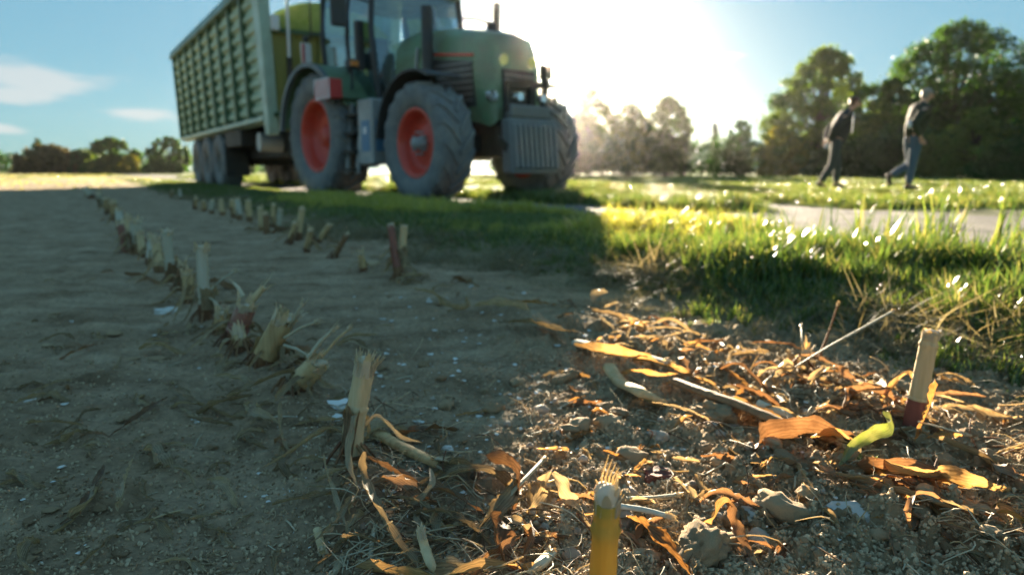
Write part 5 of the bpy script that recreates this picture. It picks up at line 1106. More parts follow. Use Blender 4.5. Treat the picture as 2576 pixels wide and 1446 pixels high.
# hero leaves and stalks on the soil ---------------------------------------------------------
HL = [
 ('long brown leaf hanging from the tall brown stub and trailing to the lower edge', [(915, 1135, .045), (912, 1200, .020), (945, 1275, .014), (985, 1345, .010), (1050, 1425, .008), (1100, 1470, .006)], .016, 'leaf', dict(twist=1.4, roll=.6)),
 ('narrow curled leaf looping down left of the tall brown stub', [(812, 1143, .040), (822, 1195, .020), (846, 1260, .012), (876, 1330, .006)], .009, 'leaf', dict(twist=2.0, roll=1.0)),
 ('thin bent leaf reaching left from the foot of the tall brown stub', [(880, 1215, .006), (820, 1225, .008), (770, 1218, .010), (752, 1190, .014)], .006, 'leaf', {}),
 ('brown strip lying from the tall stub to the right over the soil', [(925, 1150, .02), (985, 1185, .012), (1060, 1215, .012), (1140, 1245, .008), (1215, 1290, .004)], .020, 'brown_leaf', dict(roll=.4)),
 ('hoop of thin dry leaf arching above the brown strip', [(1082, 1178, .030), (1088, 1215, .024), (1062, 1250, .010), (1010, 1275, .005), (950, 1285, .004)], .008, 'leaf', dict(twist=1.2)),
 ('split grey green leaf blade spreading from the fallen stalk, upper half', [(1085, 1165, .012), (1150, 1172, .014), (1228, 1190, .008)], .026, 'leaf', dict(roll=.5, taper=(.5, .1))),
 ('split grey green leaf blade spreading from the fallen stalk, lower half', [(1085, 1170, .010), (1140, 1195, .010), (1208, 1242, .006)], .024, 'leaf', dict(roll=-.2, taper=(.5, .3), tear=.4)),
 ('crumpled brown leaf standing up behind the thin straw', [(1225, 1150, .012), (1275, 1165, .030), (1300, 1205, .026), (1290, 1280, .010)], .026, 'brown_leaf', dict(roll=1.0, twist=.8)),
 ('pale torn leaf with a ragged edge propped on the thin straw', [(1310, 1205, .022), (1280, 1255, .018), (1230, 1310, .014), (1170, 1380, .006)], .028, 'leaf', dict(roll=.7, tear=.5)),
 ('folded leaf forming the left leg of a tent shape', [(1388, 1188, .034), (1362, 1228, .022), (1338, 1265, .012), (1325, 1300, .004)], .018, 'leaf', dict(roll=1.1)),
 ('folded leaf forming the right leg of a tent shape', [(1390, 1188, .034), (1418, 1225, .024), (1445, 1262, .012), (1462, 1285, .005)], .018, 'leaf', dict(roll=-.8)),
 ('cupped brown leaf standing on edge near the lower edge of the view', [(1255, 1300, .034), (1245, 1350, .024), (1262, 1400, .014), (1300, 1440, .006)], .034, 'brown_leaf', dict(roll=1.2, twist=-.6)),
 ('thin crinkled leaf bridging right from the cupped leaf', [(1270, 1298, .030), (1310, 1315, .030), (1345, 1345, .018), (1400, 1350, .006)], .010, 'leaf', {}),
 ('dark flat leaf lying under the thin crinkled leaf', [(1290, 1330, .004), (1350, 1350, .006), (1430, 1352, .004)], .020, 'brown_leaf', {}),
 ('orange glowing leaf lying along the lower edge of the view', [(895, 1425, .008), (990, 1442, .012), (1110, 1450, .016), (1220, 1428, .018), (1370, 1425, .008)], .024, 'orange', dict(roll=.7, n=34)),
 ('small orange strip on the shaded soil above the broken stick', [(1108, 1328, .006), (1160, 1320, .010), (1222, 1310, .008)], .008, 'orange', {}),
 ('striped orange and straw leaf curling down right of the yellow stub', [(1575, 1298, .020), (1615, 1318, .022), (1660, 1360, .016), (1700, 1405, .012), (1745, 1455, .006)], .024, 'orange', dict(roll=.5, tear=.5, n=34)),
 ('pale shredded leaf lying beside the striped orange one', [(1600, 1315, .010), (1660, 1345, .012), (1725, 1405, .010), (1740, 1450, .006)], .016, 'leaf', dict(tear=.7, roll=.9)),
 ('arched orange leaf, left leg resting on the crumbly soil', [(1770, 1342, .004), (1795, 1305, .022), (1825, 1262, .042), (1842, 1275, .036)], .014, 'orange', dict(roll=1.0)),
 ('arched brown leaf running down right from the top of the arch', [(1836, 1262, .042), (1850, 1305, .026), (1868, 1350, .014), (1900, 1420, .006)], .014, 'brown_leaf', dict(roll=-.8)),
 ('long glowing orange leaf wrapped along the upper fallen stalk', [(1445, 868, .012), (1520, 882, .018), (1620, 905, .016), (1700, 930, .014), (1800, 968, .008)], .030, 'orange', dict(roll=.8, n=34, tear=.2)),
 ('small orange leaf tip above the upper fallen stalk', [(1500, 858, .006), (1545, 850, .014), (1590, 862, .006)], .020, 'orange', {}),
 ('curved orange sliver high up near the dead grass', [(1565, 832, .004), (1600, 812, .018), (1635, 820, .008)], .013, 'orange', {}),
 ('orange brown leaf lying level in front of the dead grass', [(1690, 878, .006), (1740, 870, .014), (1790, 882, .010), (1852, 880, .006)], .018, 'orange', {}),
 ('small rust coloured leaf left of the short broken stalk', [(1440, 945, .006), (1480, 950, .012), (1505, 985, .006)], .012, 'orange', dict(roll=.6)),
 ('ribbed orange leaf lying over the middle fallen stalk', [(1560, 945, .010), (1600, 935, .020), (1650, 945, .014), (1720, 940, .006)], .018, 'orange', dict(roll=.5)),
 ('ragged orange leaf edge glowing behind the long fallen stalk', [(1820, 990, .012), (1880, 1030, .018), (1960, 1062, .014), (2050, 1085, .008)], .026, 'orange', dict(roll=.9, tear=.3)),
 ('dull orange scrap above the long fallen stalk', [(1850, 1000, .006), (1890, 985, .014), (1950, 1000, .006)], .018, 'orange', {}),
 ('big curved brown leaf with a pale rib beside the green leaf', [(1895, 1130, .008), (1935, 1098, .026), (2020, 1085, .030), (2100, 1095, .022), (2170, 1118, .010)], .040, 'brown_leaf', dict(roll=.9, n=34)),
 ('bright orange leaf lying across the big curved brown one', [(2040, 1100, .016), (2090, 1095, .022), (2150, 1110, .014)], .024, 'orange', dict(roll=.3)),
 ('leaf rib twisting down from the big curved leaf to the stones', [(1900, 1135, .010), (1950, 1142, .012), (2000, 1170, .012), (2040, 1225, .010), (2065, 1290, .006)], .012, 'leaf', dict(twist=2.0)),
 ('straw coloured leaf end continuing down to the white stone', [(2060, 1265, .010), (2090, 1300, .010), (2115, 1345, .004)], .018, 'leaf', dict(roll=.7)),
 ('flat pale leaf tip on the shaded soil below the long fallen stalk', [(1828, 1140, .004), (1880, 1152, .008), (1935, 1182, .004)], .024, 'leaf', {}),
 ('light green leaf curling forward from the foot of the leaning stub', [(2225, 1035, .055), (2232, 1075, .040), (2190, 1090, .042), (2140, 1130, .026), (2112, 1170, .010)], .020, 'green_leaf', dict(roll=.9, n=34)),
 ('hooked green and orange leaf tip below the light green leaf', [(2150, 1110, .030), (2160, 1155, .016), (2190, 1168, .014), (2210, 1145, .020)], .012, 'green_leaf', dict(roll=.4)),
 ('orange leaf sheath peeling off the right side of the leaning stub', [(2352, 955, .12), (2348, 1000, .085), (2325, 1055, .040), (2300, 1110, .008)], .013, 'orange', dict(roll=1.2)),
 ('wide brown leaf with an orange sunlit tip at the lower right', [(2180, 1192, .010), (2260, 1190, .020), (2360, 1205, .020), (2450, 1218, .016), (2545, 1238, .006)], .034, 'orange', dict(roll=.7, n=34)),
 ('dark brown leaf overlapping the wide orange tipped one', [(2150, 1180, .010), (2230, 1180, .026), (2320, 1192, .024), (2420, 1215, .012)], .030, 'brown_leaf', dict(roll=1.1, n=34)),
 ('long narrow leaf running to the right edge below the wide brown one', [(2100, 1190, .006), (2200, 1222, .014), (2330, 1258, .014), (2450, 1300, .010), (2600, 1345, .006)], .018, 'leaf', dict(roll=.6, n=34)),
 ('second long narrow leaf crossing under the first at the lower right', [(2040, 1165, .006), (2160, 1225, .010), (2280, 1290, .010), (2420, 1330, .006)], .016, 'brown_leaf', dict(roll=.4, n=34)),
 ('thin tendril arching like a hook at the lower right', [(2292, 1345, .004), (2282, 1290, .030), (2305, 1245, .050), (2350, 1245, .046), (2372, 1262, .036)], .007, 'brown_leaf', dict(twist=1.5)),
 ('pale leaf lying from the hooked tendril towards the right edge', [(2350, 1250, .030), (2410, 1275, .020), (2490, 1310, .010), (2576, 1370, .004)], .010, 'leaf', {}),
 ('slim leaf reaching from the leaning stub to the right edge', [(2310, 1085, .010), (2400, 1120, .014), (2500, 1165, .010), (2590, 1215, .006)], .014, 'leaf', dict(roll=.8, n=34)),
 ('leaf scrap in the dark litter at the right edge', [(2460, 1150, .006), (2520, 1180, .012), (2590, 1200, .006)], .020, 'brown_leaf', {}),
 ('ochre leaf curling up in the shade at the right edge', [(2480, 1300, .006), (2530, 1290, .016), (2590, 1320, .008)], .022, 'orange', {}),
 ('dull tan leaf trailing over the wheel packed soil left of the stubs', [(428, 982, .012), (475, 1008, .010), (530, 1030, .006), (590, 1052, .005), (668, 1055, .004)], .014, 'leaf', dict(twist=1.0)),
 ('dark twisted leaf lying left of the dull tan one', [(420, 1000, .006), (380, 1025, .010), (330, 1060, .006), (270, 1100, .003)], .012, 'brown_leaf', {}),
 ('broad shaded leaf lying slantwise at the lower left', [(128, 1352, .004), (180, 1310, .008), (225, 1262, .010), (265, 1200, .006)], .020, 'leaf', dict(roll=.5)),
 ('upright folded leaf blade in the shade at the lower left', [(298, 1285, .004), (308, 1240, .012), (322, 1190, .016), (340, 1140, .012)], .014, 'leaf', dict(roll=1.0)),
 ('bow shaped leaf rim with pale edge on the packed soil', [(598, 1275, .004), (585, 1240, .012), (560, 1210, .014), (520, 1205, .006)], .014, 'leaf', dict(roll=1.1)),
 ('leaf scrap with a square torn end on the packed soil', [(380, 1128, .004), (400, 1150, .010), (418, 1172, .006)], .026, 'leaf', dict(roll=.3, taper=(.9, .8))),
 ('crooked leaf strip joining the square torn scrap', [(410, 1172, .006), (450, 1178, .010), (478, 1200, .010), (495, 1235, .004)], .010, 'leaf', dict(twist=1.6)),
 ('pale narrow leaf lying level near the left edge', [(68, 1064, .004), (130, 1060, .010), (212, 1070, .004)], .014, 'leaf', dict(roll=.3)),
 ('two toned leaf chunk under the pale narrow leaf', [(165, 1110, .004), (180, 1095, .012), (192, 1080, .010)], .022, 'leaf', dict(roll=.2, taper=(.8, .7))),
 ('brown leaf rim curving beside the broad slanting leaf', [(262, 1170, .004), (240, 1220, .008), (200, 1280, .006), (150, 1320, .004)], .010, 'brown_leaf', {}),
 ('curled dry leaf mass in front of the two upright stubs', [(1040, 728, .010), (1085, 738, .050), (1125, 768, .030), (1168, 772, .016), (1175, 740, .040), (1150, 722, .030)], .022, 'leaf', dict(twist=3.0, n=40)),
 ('faded leaf bent across the soil towards the sunlit litter', [(1195, 770, .020), (1260, 765, .040), (1330, 782, .032), (1365, 812, .012), (1420, 828, .006)], .034, 'leaf', dict(roll=.5, n=34)),
 ('orange strip lying level behind the faded bent leaf', [(1290, 760, .010), (1340, 762, .020), (1400, 766, .010)], .022, 'orange', {}),
 ('long pale blade stretched level over the shaded soil', [(1255, 812, .010), (1330, 812, .022), (1400, 830, .020), (1470, 838, .008)], .024, 'leaf', dict(roll=.3, n=30)),
 ('reddish leaf near the start of the upper fallen stalk', [(1340, 822, .010), (1390, 845, .016), (1430, 872, .008)], .014, 'brown_leaf', {}),
 ('small pale leaf scrap on the soil left of the upper fallen stalk', [(1368, 945, .004), (1405, 940, .010), (1440, 925, .006)], .014, 'leaf', {}),
 ('brown leaf shadowed behind the fallen stalk near the tall brown stub', [(985, 1108, .004), (1040, 1085, .014), (1100, 1078, .012), (1160, 1085, .004)], .020, 'brown_leaf', dict(roll=.4)),
 ('orange splinter on the soil in the middle of the view', [(1145, 1045, .004), (1200, 1038, .006), (1248, 1028, .004)], .007, 'orange', {}),
 ('tan leaf drooping left of the leaning stub', [(705, 1010, .05), (700, 1060, .030), (712, 1110, .012), (735, 1150, .004)], .010, 'leaf', dict(roll=.9)),
 ('leaf lying along the row between the leaning and the splayed stub', [(640, 960, .02), (600, 990, .014), (545, 1000, .006)], .012, 'leaf', {}),
 ('grey leaf scrap on the packed soil left of the reddish stub', [(350, 880, .006), (390, 865, .018), (430, 880, .012), (470, 890, .004)], .022, 'leaf', dict(twist=1.5)),
 ('dark flat leaf on the packed soil behind the grey scrap', [(150, 905, .004), (200, 880, .012), (260, 862, .006)], .014, 'brown_leaf', {}),
]
for lb, pth, w, mt, kw in HL: husk(lb, pth, w, mt, **kw)
# fallen stalks
def fallen(label, lst, r, mat, nodes=(.4, .8), endm='fibre', seed=1):
    P = pts3(lst); mb = MB(); pts, rr = stalk_tube(mb, P, r, nodes, flat=.62); o = mb.build('maize_stalk', M[mat], None); tag(o, label, 'stalk')
    rg = random.Random(seed); f = MB(); fray(f, pts[-1], pts[-1] - pts[-3], r, 14, r * 2.2, rg, th=.0008); splinter(f, pts[-1], pts[-1] - pts[-3], r * .9, 4, r * 1.8, rg); e = f.build('torn_end', M[endm], o, fix=False); return o
fallen('fallen grey green stalk lying to the right of the tall brown stub', [(940, 1085, .012), (1000, 1118, .012), (1060, 1148, .012), (1110, 1168, .012)], .0082, 'stalk', (.15, .95), seed=3)
fallen('upper fallen stalk, pale on top, below the dead grass', [(1450, 862, .012), (1530, 878, .014), (1610, 896, .014), (1680, 915, .010)], .0105, 'stalk_pale', (.35,), seed=4)
fallen('short thick broken stalk with a pale left end', [(1532, 922, .016), (1560, 960, .014), (1610, 985, .012), (1670, 1020, .008)], .0115, 'stalk', (.25, .7), seed=5)
fallen('long red brown fallen stalk crossing the sunlit litter', [(1700, 960, .014), (1780, 990, .014), (1860, 1018, .014), (1980, 1068, .012), (2110, 1112, .010)], .0095, 'stalk_brown', (.28, .65), seed=6)
fallen('long pale fallen stalk lying behind the green leaf', [(1905, 1015, .016), (1990, 1050, .016), (2070, 1080, .012), (2160, 1100, .010)], .0085, 'straw', (.5,), seed=7)
fallen('dark half buried stalk left of the leaning stub', [(2160, 960, .010), (2200, 1000, .012), (2230, 1045, .008)], .006, 'stalk_brown', (.5,), seed=8)
fallen('broken stick standing up at the lower edge', [(1115, 1460, .006), (1085, 1420, .018), (1068, 1375, .030), (1058, 1335, .042)], .0042, 'stalk', (.6,), seed=9)
fallen('grey frayed stick near the lower edge left of the yellow stub', [(1330, 1440, .008), (1362, 1415, .012), (1385, 1390, .014)], .0055, 'straw', (), seed=10)
fallen('thin straight straw holding up the pale torn leaf', [(1170, 1372, .004), (1240, 1290, .014), (1310, 1215, .024), (1372, 1150, .036)], .0024, 'straw', (.5,), seed=11)
fallen('pale straw lying level right of the yellow stub top', [(1560, 1272, .012), (1625, 1282, .012), (1690, 1300, .010)], .0036, 'stalk_pale', (), seed=12)
fallen('second pale straw just behind the level one', [(1575, 1252, .010), (1640, 1250, .014), (1715, 1242, .010)], .0022, 'stalk_pale', (), seed=13)
fallen('thin pale stick lying upright on the shaded soil near the lower edge', [(932, 1405, .003), (936, 1365, .004), (944, 1325, .004)], .0022, 'stalk_pale', (), seed=14)
fallen('small brown stick on the packed soil near the lower edge', [(798, 1330, .003), (805, 1360, .004), (812, 1388, .003)], .0040, 'stalk', (), seed=15)
fallen('straw cut off by the lower edge left of the orange leaf', [(862, 1400, .003), (850, 1425, .004), (832, 1450, .003)], .0034, 'straw', (), seed=16)
fallen('thin grass stem bent across the litter by the leaning stub', [(2310, 1060, .03), (2370, 1075, .04), (2440, 1095, .03)], .0016, 'straw', (), seed=17)
fallen('dead weed stem leaning from the litter into the grass', [(1990, 930, .02), (2070, 880, .06), (2160, 830, .09), (2250, 780, .12)], .0022, 'straw', (), seed=18)
fallen('dead weed stem crossing the taller one in front of the grass', [(2060, 900, .02), (2090, 820, .09), (2110, 760, .13)], .0020, 'stalk_brown', (), seed=19)
fallen('bare stem sprouting beside the short grey stub', [(2024, 900, .03), (2018, 860, .06), (2016, 816, .09)], .0022, 'straw', (), seed=20)

# stones and clods ---------------------------------------------------------------------------
def lump_mesh(name, mat, seed, sub=3, amp=.22, flat=.7, rough=.06, angular=False):
    bm = bmesh.new(); bmesh.ops.create_icosphere(bm, subdivisions=sub, radius=.5); rg = random.Random(seed); o = Vector((rg.uniform(0, 50), rg.uniform(0, 50), rg.uniform(0, 50)))
    from mathutils import noise as mn
    st = Vector((rg.uniform(.8, 1.25), rg.uniform(.7, 1.0), flat * rg.uniform(.85, 1.15)))
    for v in bm.verts:
        d = v.co.normalized(); k = 1 + amp * mn.noise(d * 1.4 + o) * 2 + amp * .5 * mn.noise(d * 3.1 + o) + rough * mn.noise(d * 9 + o) * 2 + rough * .6 * mn.noise(d * 20 + o)
        if angular: k *= 1 / max(.75, max(abs(d.x), abs(d.y), abs(d.z)) + .12)
        v.co = Vector((d.x * st.x, d.y * st.y, d.z * st.z)) * .5 * k
    me = bpy.data.meshes.new(name); bm.to_mesh(me); bm.free(); me.polygons.foreach_set('use_smooth', [not angular] * len(me.polygons)); me.materials.append(mat); return me
def put(name, me, px, py, wpx, label, cat, group=None, sink=.3, sq=1.0, rz=None):
    p = place(px, py); d = (p - Vector(cam.location)).length; s = wpx / FPX * d; o = bpy.data.objects.new(name, me); link(o)
    o.scale = (s, s, s * sq); o.location = (p.x, p.y, p.z + s * (.35 - sink) * sq); o.rotation_euler = (0, 0, random.uniform(0, 6.28) if rz is None else rz); tag(o, label, cat, group); return o
CL = [lump_mesh('clod', M['clod'], 100 + i, 4 if i < 2 else 3, .25, .7, .13) for i in range(6)]
ST = [lump_mesh('stone', M['stone'], 200 + i, 3, .18, .75, .02) for i in range(6)]
FL = [lump_mesh('stone', M['flint'], 300 + i, 2, .2, .6, .03, True) for i in range(4)]
put('clod', CL[0], 1795, 1075, 105, 'large crumbly earth clod under the long fallen stalk', 'clod', sq=1.0)
put('clod', CL[1], 1765, 1405, 130, 'biggest earth clod, half lit, near the lower edge', 'clod')
put('clod', CL[2], 1455, 1100, 62, 'smooth brown clod at the border of shade and sun', 'clod', sq=1.1)
put('clod', CL[3], 1530, 1092, 60, 'rounded brown clod casting a shadow next to the smooth one', 'clod', sq=1.1)
put('clod', CL[4], 1900, 1110, 58, 'dark earth clod between the fallen stalk and the curved leaf', 'clod')
put('clod', CL[5], 1960, 1330, 90, 'low crumbly clod left of the pale flat stone', 'clod')
put('clod', CL[2], 1590, 1170, 70, 'dark clod in the sunlit soil behind the yellow stub', 'clod')
put('stone', lump_mesh('stone', M['red_stone'], 401, 3, .2, .7, .04, True), 1655, 1215, 66, 'reddish angular stone lying in the sunlit crumbs', 'stone')
put('stone', FL[0], 2132, 1322, 88, 'largest pale flat stone in the litter at the lower right', 'stone', sq=.7)
put('stone', ST[0], 1362, 1050, 46, 'smooth blue grey stone on the shaded soil', 'stone')
put('stone', ST[1], 1440, 1432, 62, 'round brown stone at the lower edge left of the yellow stub', 'stone')
put('stone', ST[2], 1570, 1335, 56, 'pinkish brown stone tucked behind the yellow stub', 'stone')
put('stone', ST[3], 1905, 1372, 70, 'dark rounded stone below the arched leaf', 'stone')
put('stone', FL[1], 1885, 1318, 52, 'whitish lump beside the arched leaf', 'stone')
put('stone', ST[4], 1420, 1258, 40, 'small round stone beneath the tent shaped leaf', 'stone')
put('stone', ST[5], 1400, 1290, 34, 'brown pebble next to the round stone beneath the tent shaped leaf', 'stone')
put('stone', ST[1], 1660, 1120, 40, 'grey stone at the edge of the dark clod shadow', 'stone')
put('stone', ST[2], 1585, 1270, 48, 'warm coloured stone right behind the torn top of the yellow stub', 'stone')
put('husk_chip', lump_mesh('husk_chip', M['chip'], 501, 2, .3, .35, .05, True), 421, 786, 46, 'large bright chip lying left of the reddish stub', 'chip', rz=.5)
put('husk_chip', lump_mesh('husk_chip', M['chip'], 502, 2, .3, .6, .05, True), 858, 1038, 42, 'white torn pith leaning on the tall brown stub', 'chip')
put('husk_chip', lump_mesh('husk_chip', M['chip'], 503, 2, .3, .6, .05, True), 846, 1075, 30, 'smaller white pith piece just below the torn one', 'chip')
put('husk_chip', lump_mesh('husk_chip', M['chip'], 504, 2, .3, .3, .05, True), 70, 1020, 36, 'pale lilac chip near the left edge on the packed soil', 'chip')
put('husk_chip', lump_mesh('husk_chip', M['chip'], 505, 2, .3, .6, .05, True), 1128, 1148, 28, 'white star shaped chip above the split leaf blade', 'chip')
put('husk_chip', lump_mesh('husk_chip', M['chip'], 506, 2, .3, .3, .05, True), 945, 932, 26, 'bluish white chip right of the fibre brush', 'chip')

LANDM = [(895, 1150, 'the tall sharp brown stub'), (735, 990, 'the leaning stub'), (655, 920, 'the splayed straw stub'), (588, 860, 'the reddish stub'), (518, 790, 'the broad pale stub'), (430, 700, 'the whitish stub'), (340, 630, 'the stout pale stub'), (285, 545, 'the dim end of the row'),
 (1500, 1440, 'the bright yellow stub'), (2292, 1100, 'the tall leaning stub in front of the grass'), (2016, 950, 'the short grey stub'), (1003, 710, 'the two upright stubs'), (838, 650, 'the thin dark stub'), (700, 590, 'the whitish far stub'), (1020, 1130, 'the fallen grey green stalk'), (1560, 890, 'the upper fallen stalk'),
 (1600, 980, 'the short thick broken stalk'), (1850, 1020, 'the long red brown stalk'), (2150, 1130, 'the light green leaf'), (2030, 1110, 'the big curved brown leaf'), (2380, 1210, 'the wide orange tipped leaf'), (2320, 1290, 'the hooked tendril'), (2132, 1320, 'the pale flat stone'), (1655, 1210, 'the reddish stone'), (1795, 1080, 'the large clod'), (1765, 1405, 'the biggest clod'),
 (1830, 1290, 'the arched leaf'), (1660, 1370, 'the striped orange leaf'), (1400, 1240, 'the tent shaped leaf'), (1260, 1360, 'the cupped leaf'), (1240, 1290, 'the thin straight straw'), (1110, 1440, 'the orange leaf at the lower edge'), (1060, 1380, 'the broken stick'), (1362, 1050, 'the blue grey stone'), (1455, 1100, 'the smooth brown clod'), (1200, 1040, 'the orange splinter'),
 (1100, 950, 'the bare soil between the rows'), (1150, 850, 'the shaded soil near the curled leaf mass'), (1110, 750, 'the curled leaf mass'), (1330, 800, 'the faded bent leaf'), (1770, 880, 'the level orange brown leaf'), (1000, 840, 'the shaded soil beyond the splayed stub'), (540, 1030, 'the dull tan leaf'), (195, 1290, 'the broad shaded leaf'), (315, 1210, 'the upright folded leaf'), (560, 1240, 'the bow shaped leaf'), (140, 1070, 'the pale narrow leaf'), (405, 1150, 'the square torn scrap'),
 (415, 785, 'the large bright chip'), (60, 850, 'the packed soil at the left edge'), (200, 900, 'the dark flat leaf'), (400, 880, 'the grey leaf scrap'), (250, 700, 'the dark packed soil'), (700, 1300, 'the packed soil left of the broken stick'), (450, 1380, 'the packed soil at the lower left'), (2520, 1180, 'the litter at the right edge'), (2500, 1400, 'the lower right corner'), (1960, 1330, 'the low crumbly clod'), (1950, 1430, 'the crumbs at the lower edge'), (2200, 1440, 'the dark soil at the lower edge')]
LP3 = [(on_plane(x_, y_), n_) for x_, y_, n_ in LANDM]
def near(p): return min(LP3, key=lambda q: (q[0].x - p.x) ** 2 + (q[0].y - p.y) ** 2)[1]
# countable small pieces, each an object of its own
rs = random.Random(5)
def rnd_px(x0, x1, y0, y1, bias=1.0):
    return rs.uniform(x0, x1), y0 + (y1 - y0) * rs.random() ** bias
def vrow(p): return p.x * ROW_V.x + p.y * ROW_V.y
small_ch = [lump_mesh('husk_chip', M['chip'], 600 + i, 1, .35, .45, .1, True) for i in range(6)]
n = 0
while n < 285:
    px, py = (rnd_px(880, 1500, 740, 1300, .9) if rs.random() < .62 else rnd_px(60, 1000, 760, 1440) if rs.random() < .35 else rnd_px(1450, 2200, 930, 1440))
    p = place(px, py)
    if vrow(p) > 1.15: continue
    w_ = rs.choice([6, 7, 8, 10, 11, 13, 16]); put('husk_chip', small_ch[n % 6], px, py, w_, ('small' if w_ > 8 else 'tiny') + ' pale maize chip by ' + near(p), 'chip', 'small pale chips on the soil', sink=.1, sq=rs.uniform(.5, 1)); n += 1
for i in range(150):
    px, py = rnd_px(1330, 2250, 1000, 1446, .8) if rs.random() < .7 else rnd_px(900, 1500, 1000, 1446)
    w_ = rs.choice([10, 12, 14, 18, 22, 26]); put('pebble', ST[i % 6], px, py, w_, ('round' if w_ > 16 else 'tiny') + ' brown pebble by ' + near(place(px, py)), 'pebble', 'pebbles on the tilled soil', sink=.15)
for i in range(240):
    px, py = rnd_px(1380, 2576, 960, 1446, .9) if rs.random() < .85 else rnd_px(900, 1400, 900, 1446)
    if vrow(place(px, py)) > 1.3: continue
    w_ = rs.choice([14, 18, 22, 28, 34, 44]); put('clod', CL[2 + i % 4], px, py, w_, ('rough lump' if w_ > 26 else 'small crumb') + ' of brown earth by ' + near(place(px, py)), 'clod', 'earth crumbs on the tilled soil', sink=.25, sq=rs.uniform(.7, 1.1))
for i in range(48):
    px, py = rnd_px(20, 1350, 640, 1446)
    w_ = rs.choice([16, 22, 28, 36]); put('clod', CL[2 + i % 4], px, py, w_, ('flat lump' if w_ > 24 else 'small flat crumb') + ' of earth by ' + near(place(px, py)), 'clod', 'flattened earth lumps on the packed soil', sink=.3, sq=.55)
def free_strip(mat, seed, L, w):
    rg = random.Random(seed); a = rg.uniform(.15, .45); P = [Vector((-L / 2, 0, .002)), Vector((-L / 5, rg.uniform(-.1, .1) * L, L * a * rg.uniform(.1, .6))), Vector((L / 5, rg.uniform(-.15, .15) * L, L * a * rg.uniform(.1, .6))), Vector((L / 2, rg.uniform(-.2, .2) * L, .002))]
    return ribbon_mesh('leaf_scrap', P, w, M[mat], seed, twist=rg.uniform(-1.5, 1.5), roll=rg.uniform(-1, 1), n=24, m=6, tear=.75)
scr = [free_strip(['leaf', 'leaf', 'brown_leaf', 'orange'][i % 4], 700 + i, 1.0, rs.uniform(.10, .26)) for i in range(16)]
def drop(name, me, px, py, L, label, cat, group, tiltr=.15):
    p = place(px, py); o = bpy.data.objects.new(name, me); link(o); o.location = p; o.scale = (L, L, L); o.rotation_euler = (rs.uniform(-tiltr, tiltr), rs.uniform(-tiltr, tiltr), rs.uniform(0, 6.28)); tag(o, label, cat, group)
n = 0
while n < 170:      # leaf scraps along both rows, same kind as the leaf fragments
    u = math.exp(rs.uniform(math.log(.45), math.log(6))); v = (.26 if rs.random() < .5 else .98) + rs.gauss(0, .07); p = ROW_U * u + ROW_V * v; 
    if p.y < .5 or abs(p.x) > .8 * p.y + .1: continue
    o = bpy.data.objects.new('leaf_scrap_strip', scr[rs.choice([0, 1, 4, 5, 2, 6, 8, 9, 12])]); link(o); L = rs.uniform(.035, .13); o.location = (p.x, p.y, gz(p.x, p.y) + .002); o.scale = (L, L, L); o.rotation_euler = (rs.uniform(-.4, .4), rs.uniform(-.5, .5), rs.uniform(0, 6.28))
    tag(o, rs.choice(['curled', 'dry', 'torn']) + ' leaf scrap by ' + near(p), 'leaf', 'leaf scraps along the stubble rows'); n += 1
for i in range(95):
    px, py = rnd_px(10, 1150, 560, 1446); drop('leaf_scrap_strip', scr[rs.choice([0, 1, 4, 5, 8, 9])], px, py, rs.uniform(.03, .085), rs.choice(['pale', 'flattened', 'creased']) + ' husk piece by ' + near(place(px, py)), 'leaf', 'leaf scraps on the shaded soil', .3)  # leaf scraps again, made from the same strip meshes
n = 0
while n < 230:      # litter on the sunlit side
    px, py = rnd_px(1400, 2600, 830, 1446); p = place(px, py)
    if vrow(p) > 1.25: continue
    drop('leaf_scrap', scr[rs.randrange(16)], px, py, rs.uniform(.02, .075), rs.choice(['curled', 'dry', 'torn', 'brittle']) + ' leaf fragment by ' + near(p), 'leaf', 'leaf fragments on the tilled soil', .5); n += 1
for i in range(60):
    px, py = rnd_px(20, 800, 620, 1446); drop('leaf_scrap', scr[rs.choice([0, 1, 4, 5, 8, 9, 2, 6])], px, py, rs.uniform(.02, .055), rs.choice(['dull', 'flat', 'torn']) + ' leaf fragment by ' + near(place(px, py)), 'leaf', 'leaf fragments on the packed soil')
big = [free_strip(['brown_leaf', 'orange', 'leaf', 'leaf', 'brown_leaf'][i % 5], 760 + i, 1.0, rs.uniform(.07, .15)) for i in range(9)]
n = 0
while n < 46:      # matted husks under the row beside the verge
    u = rs.uniform(.22, 2.4); v = rs.gauss(.95, .13); p = ROW_U * u + ROW_V * v
    if p.y < .45 or p.x > .85 * p.y + .05 or p.x < .22: continue
    o = bpy.data.objects.new('maize_leaf', big[rs.randrange(9)]); link(o); L = rs.uniform(.08, .2); o.location = (p.x, p.y, gz(p.x, p.y) + .003); o.scale = (L, L, L * .8); o.rotation_euler = (rs.uniform(-.5, .5), rs.uniform(-.25, .25), math.atan2(ROW_U.y, ROW_U.x) + rs.gauss(0, .5))
    tag(o, rs.choice(['long', 'twisted', 'frayed']) + ' dead maize leaf by ' + near(p), 'leaf', 'matted leaves along the verge row'); n += 1
str_m = []
for i in range(5):
    mb = MB(); mb.tube([(-.5, 0, .01), (0, rs.uniform(-.05, .05), .05), (.5, 0, .01)], [.028, .034, .022], 6, True, .6); o = mb.build('straw_bit', M[['straw', 'straw', 'stalk_pale', 'stalk', 'straw'][i]], None); str_m.append(o.data); bpy.data.objects.remove(o)
n = 0
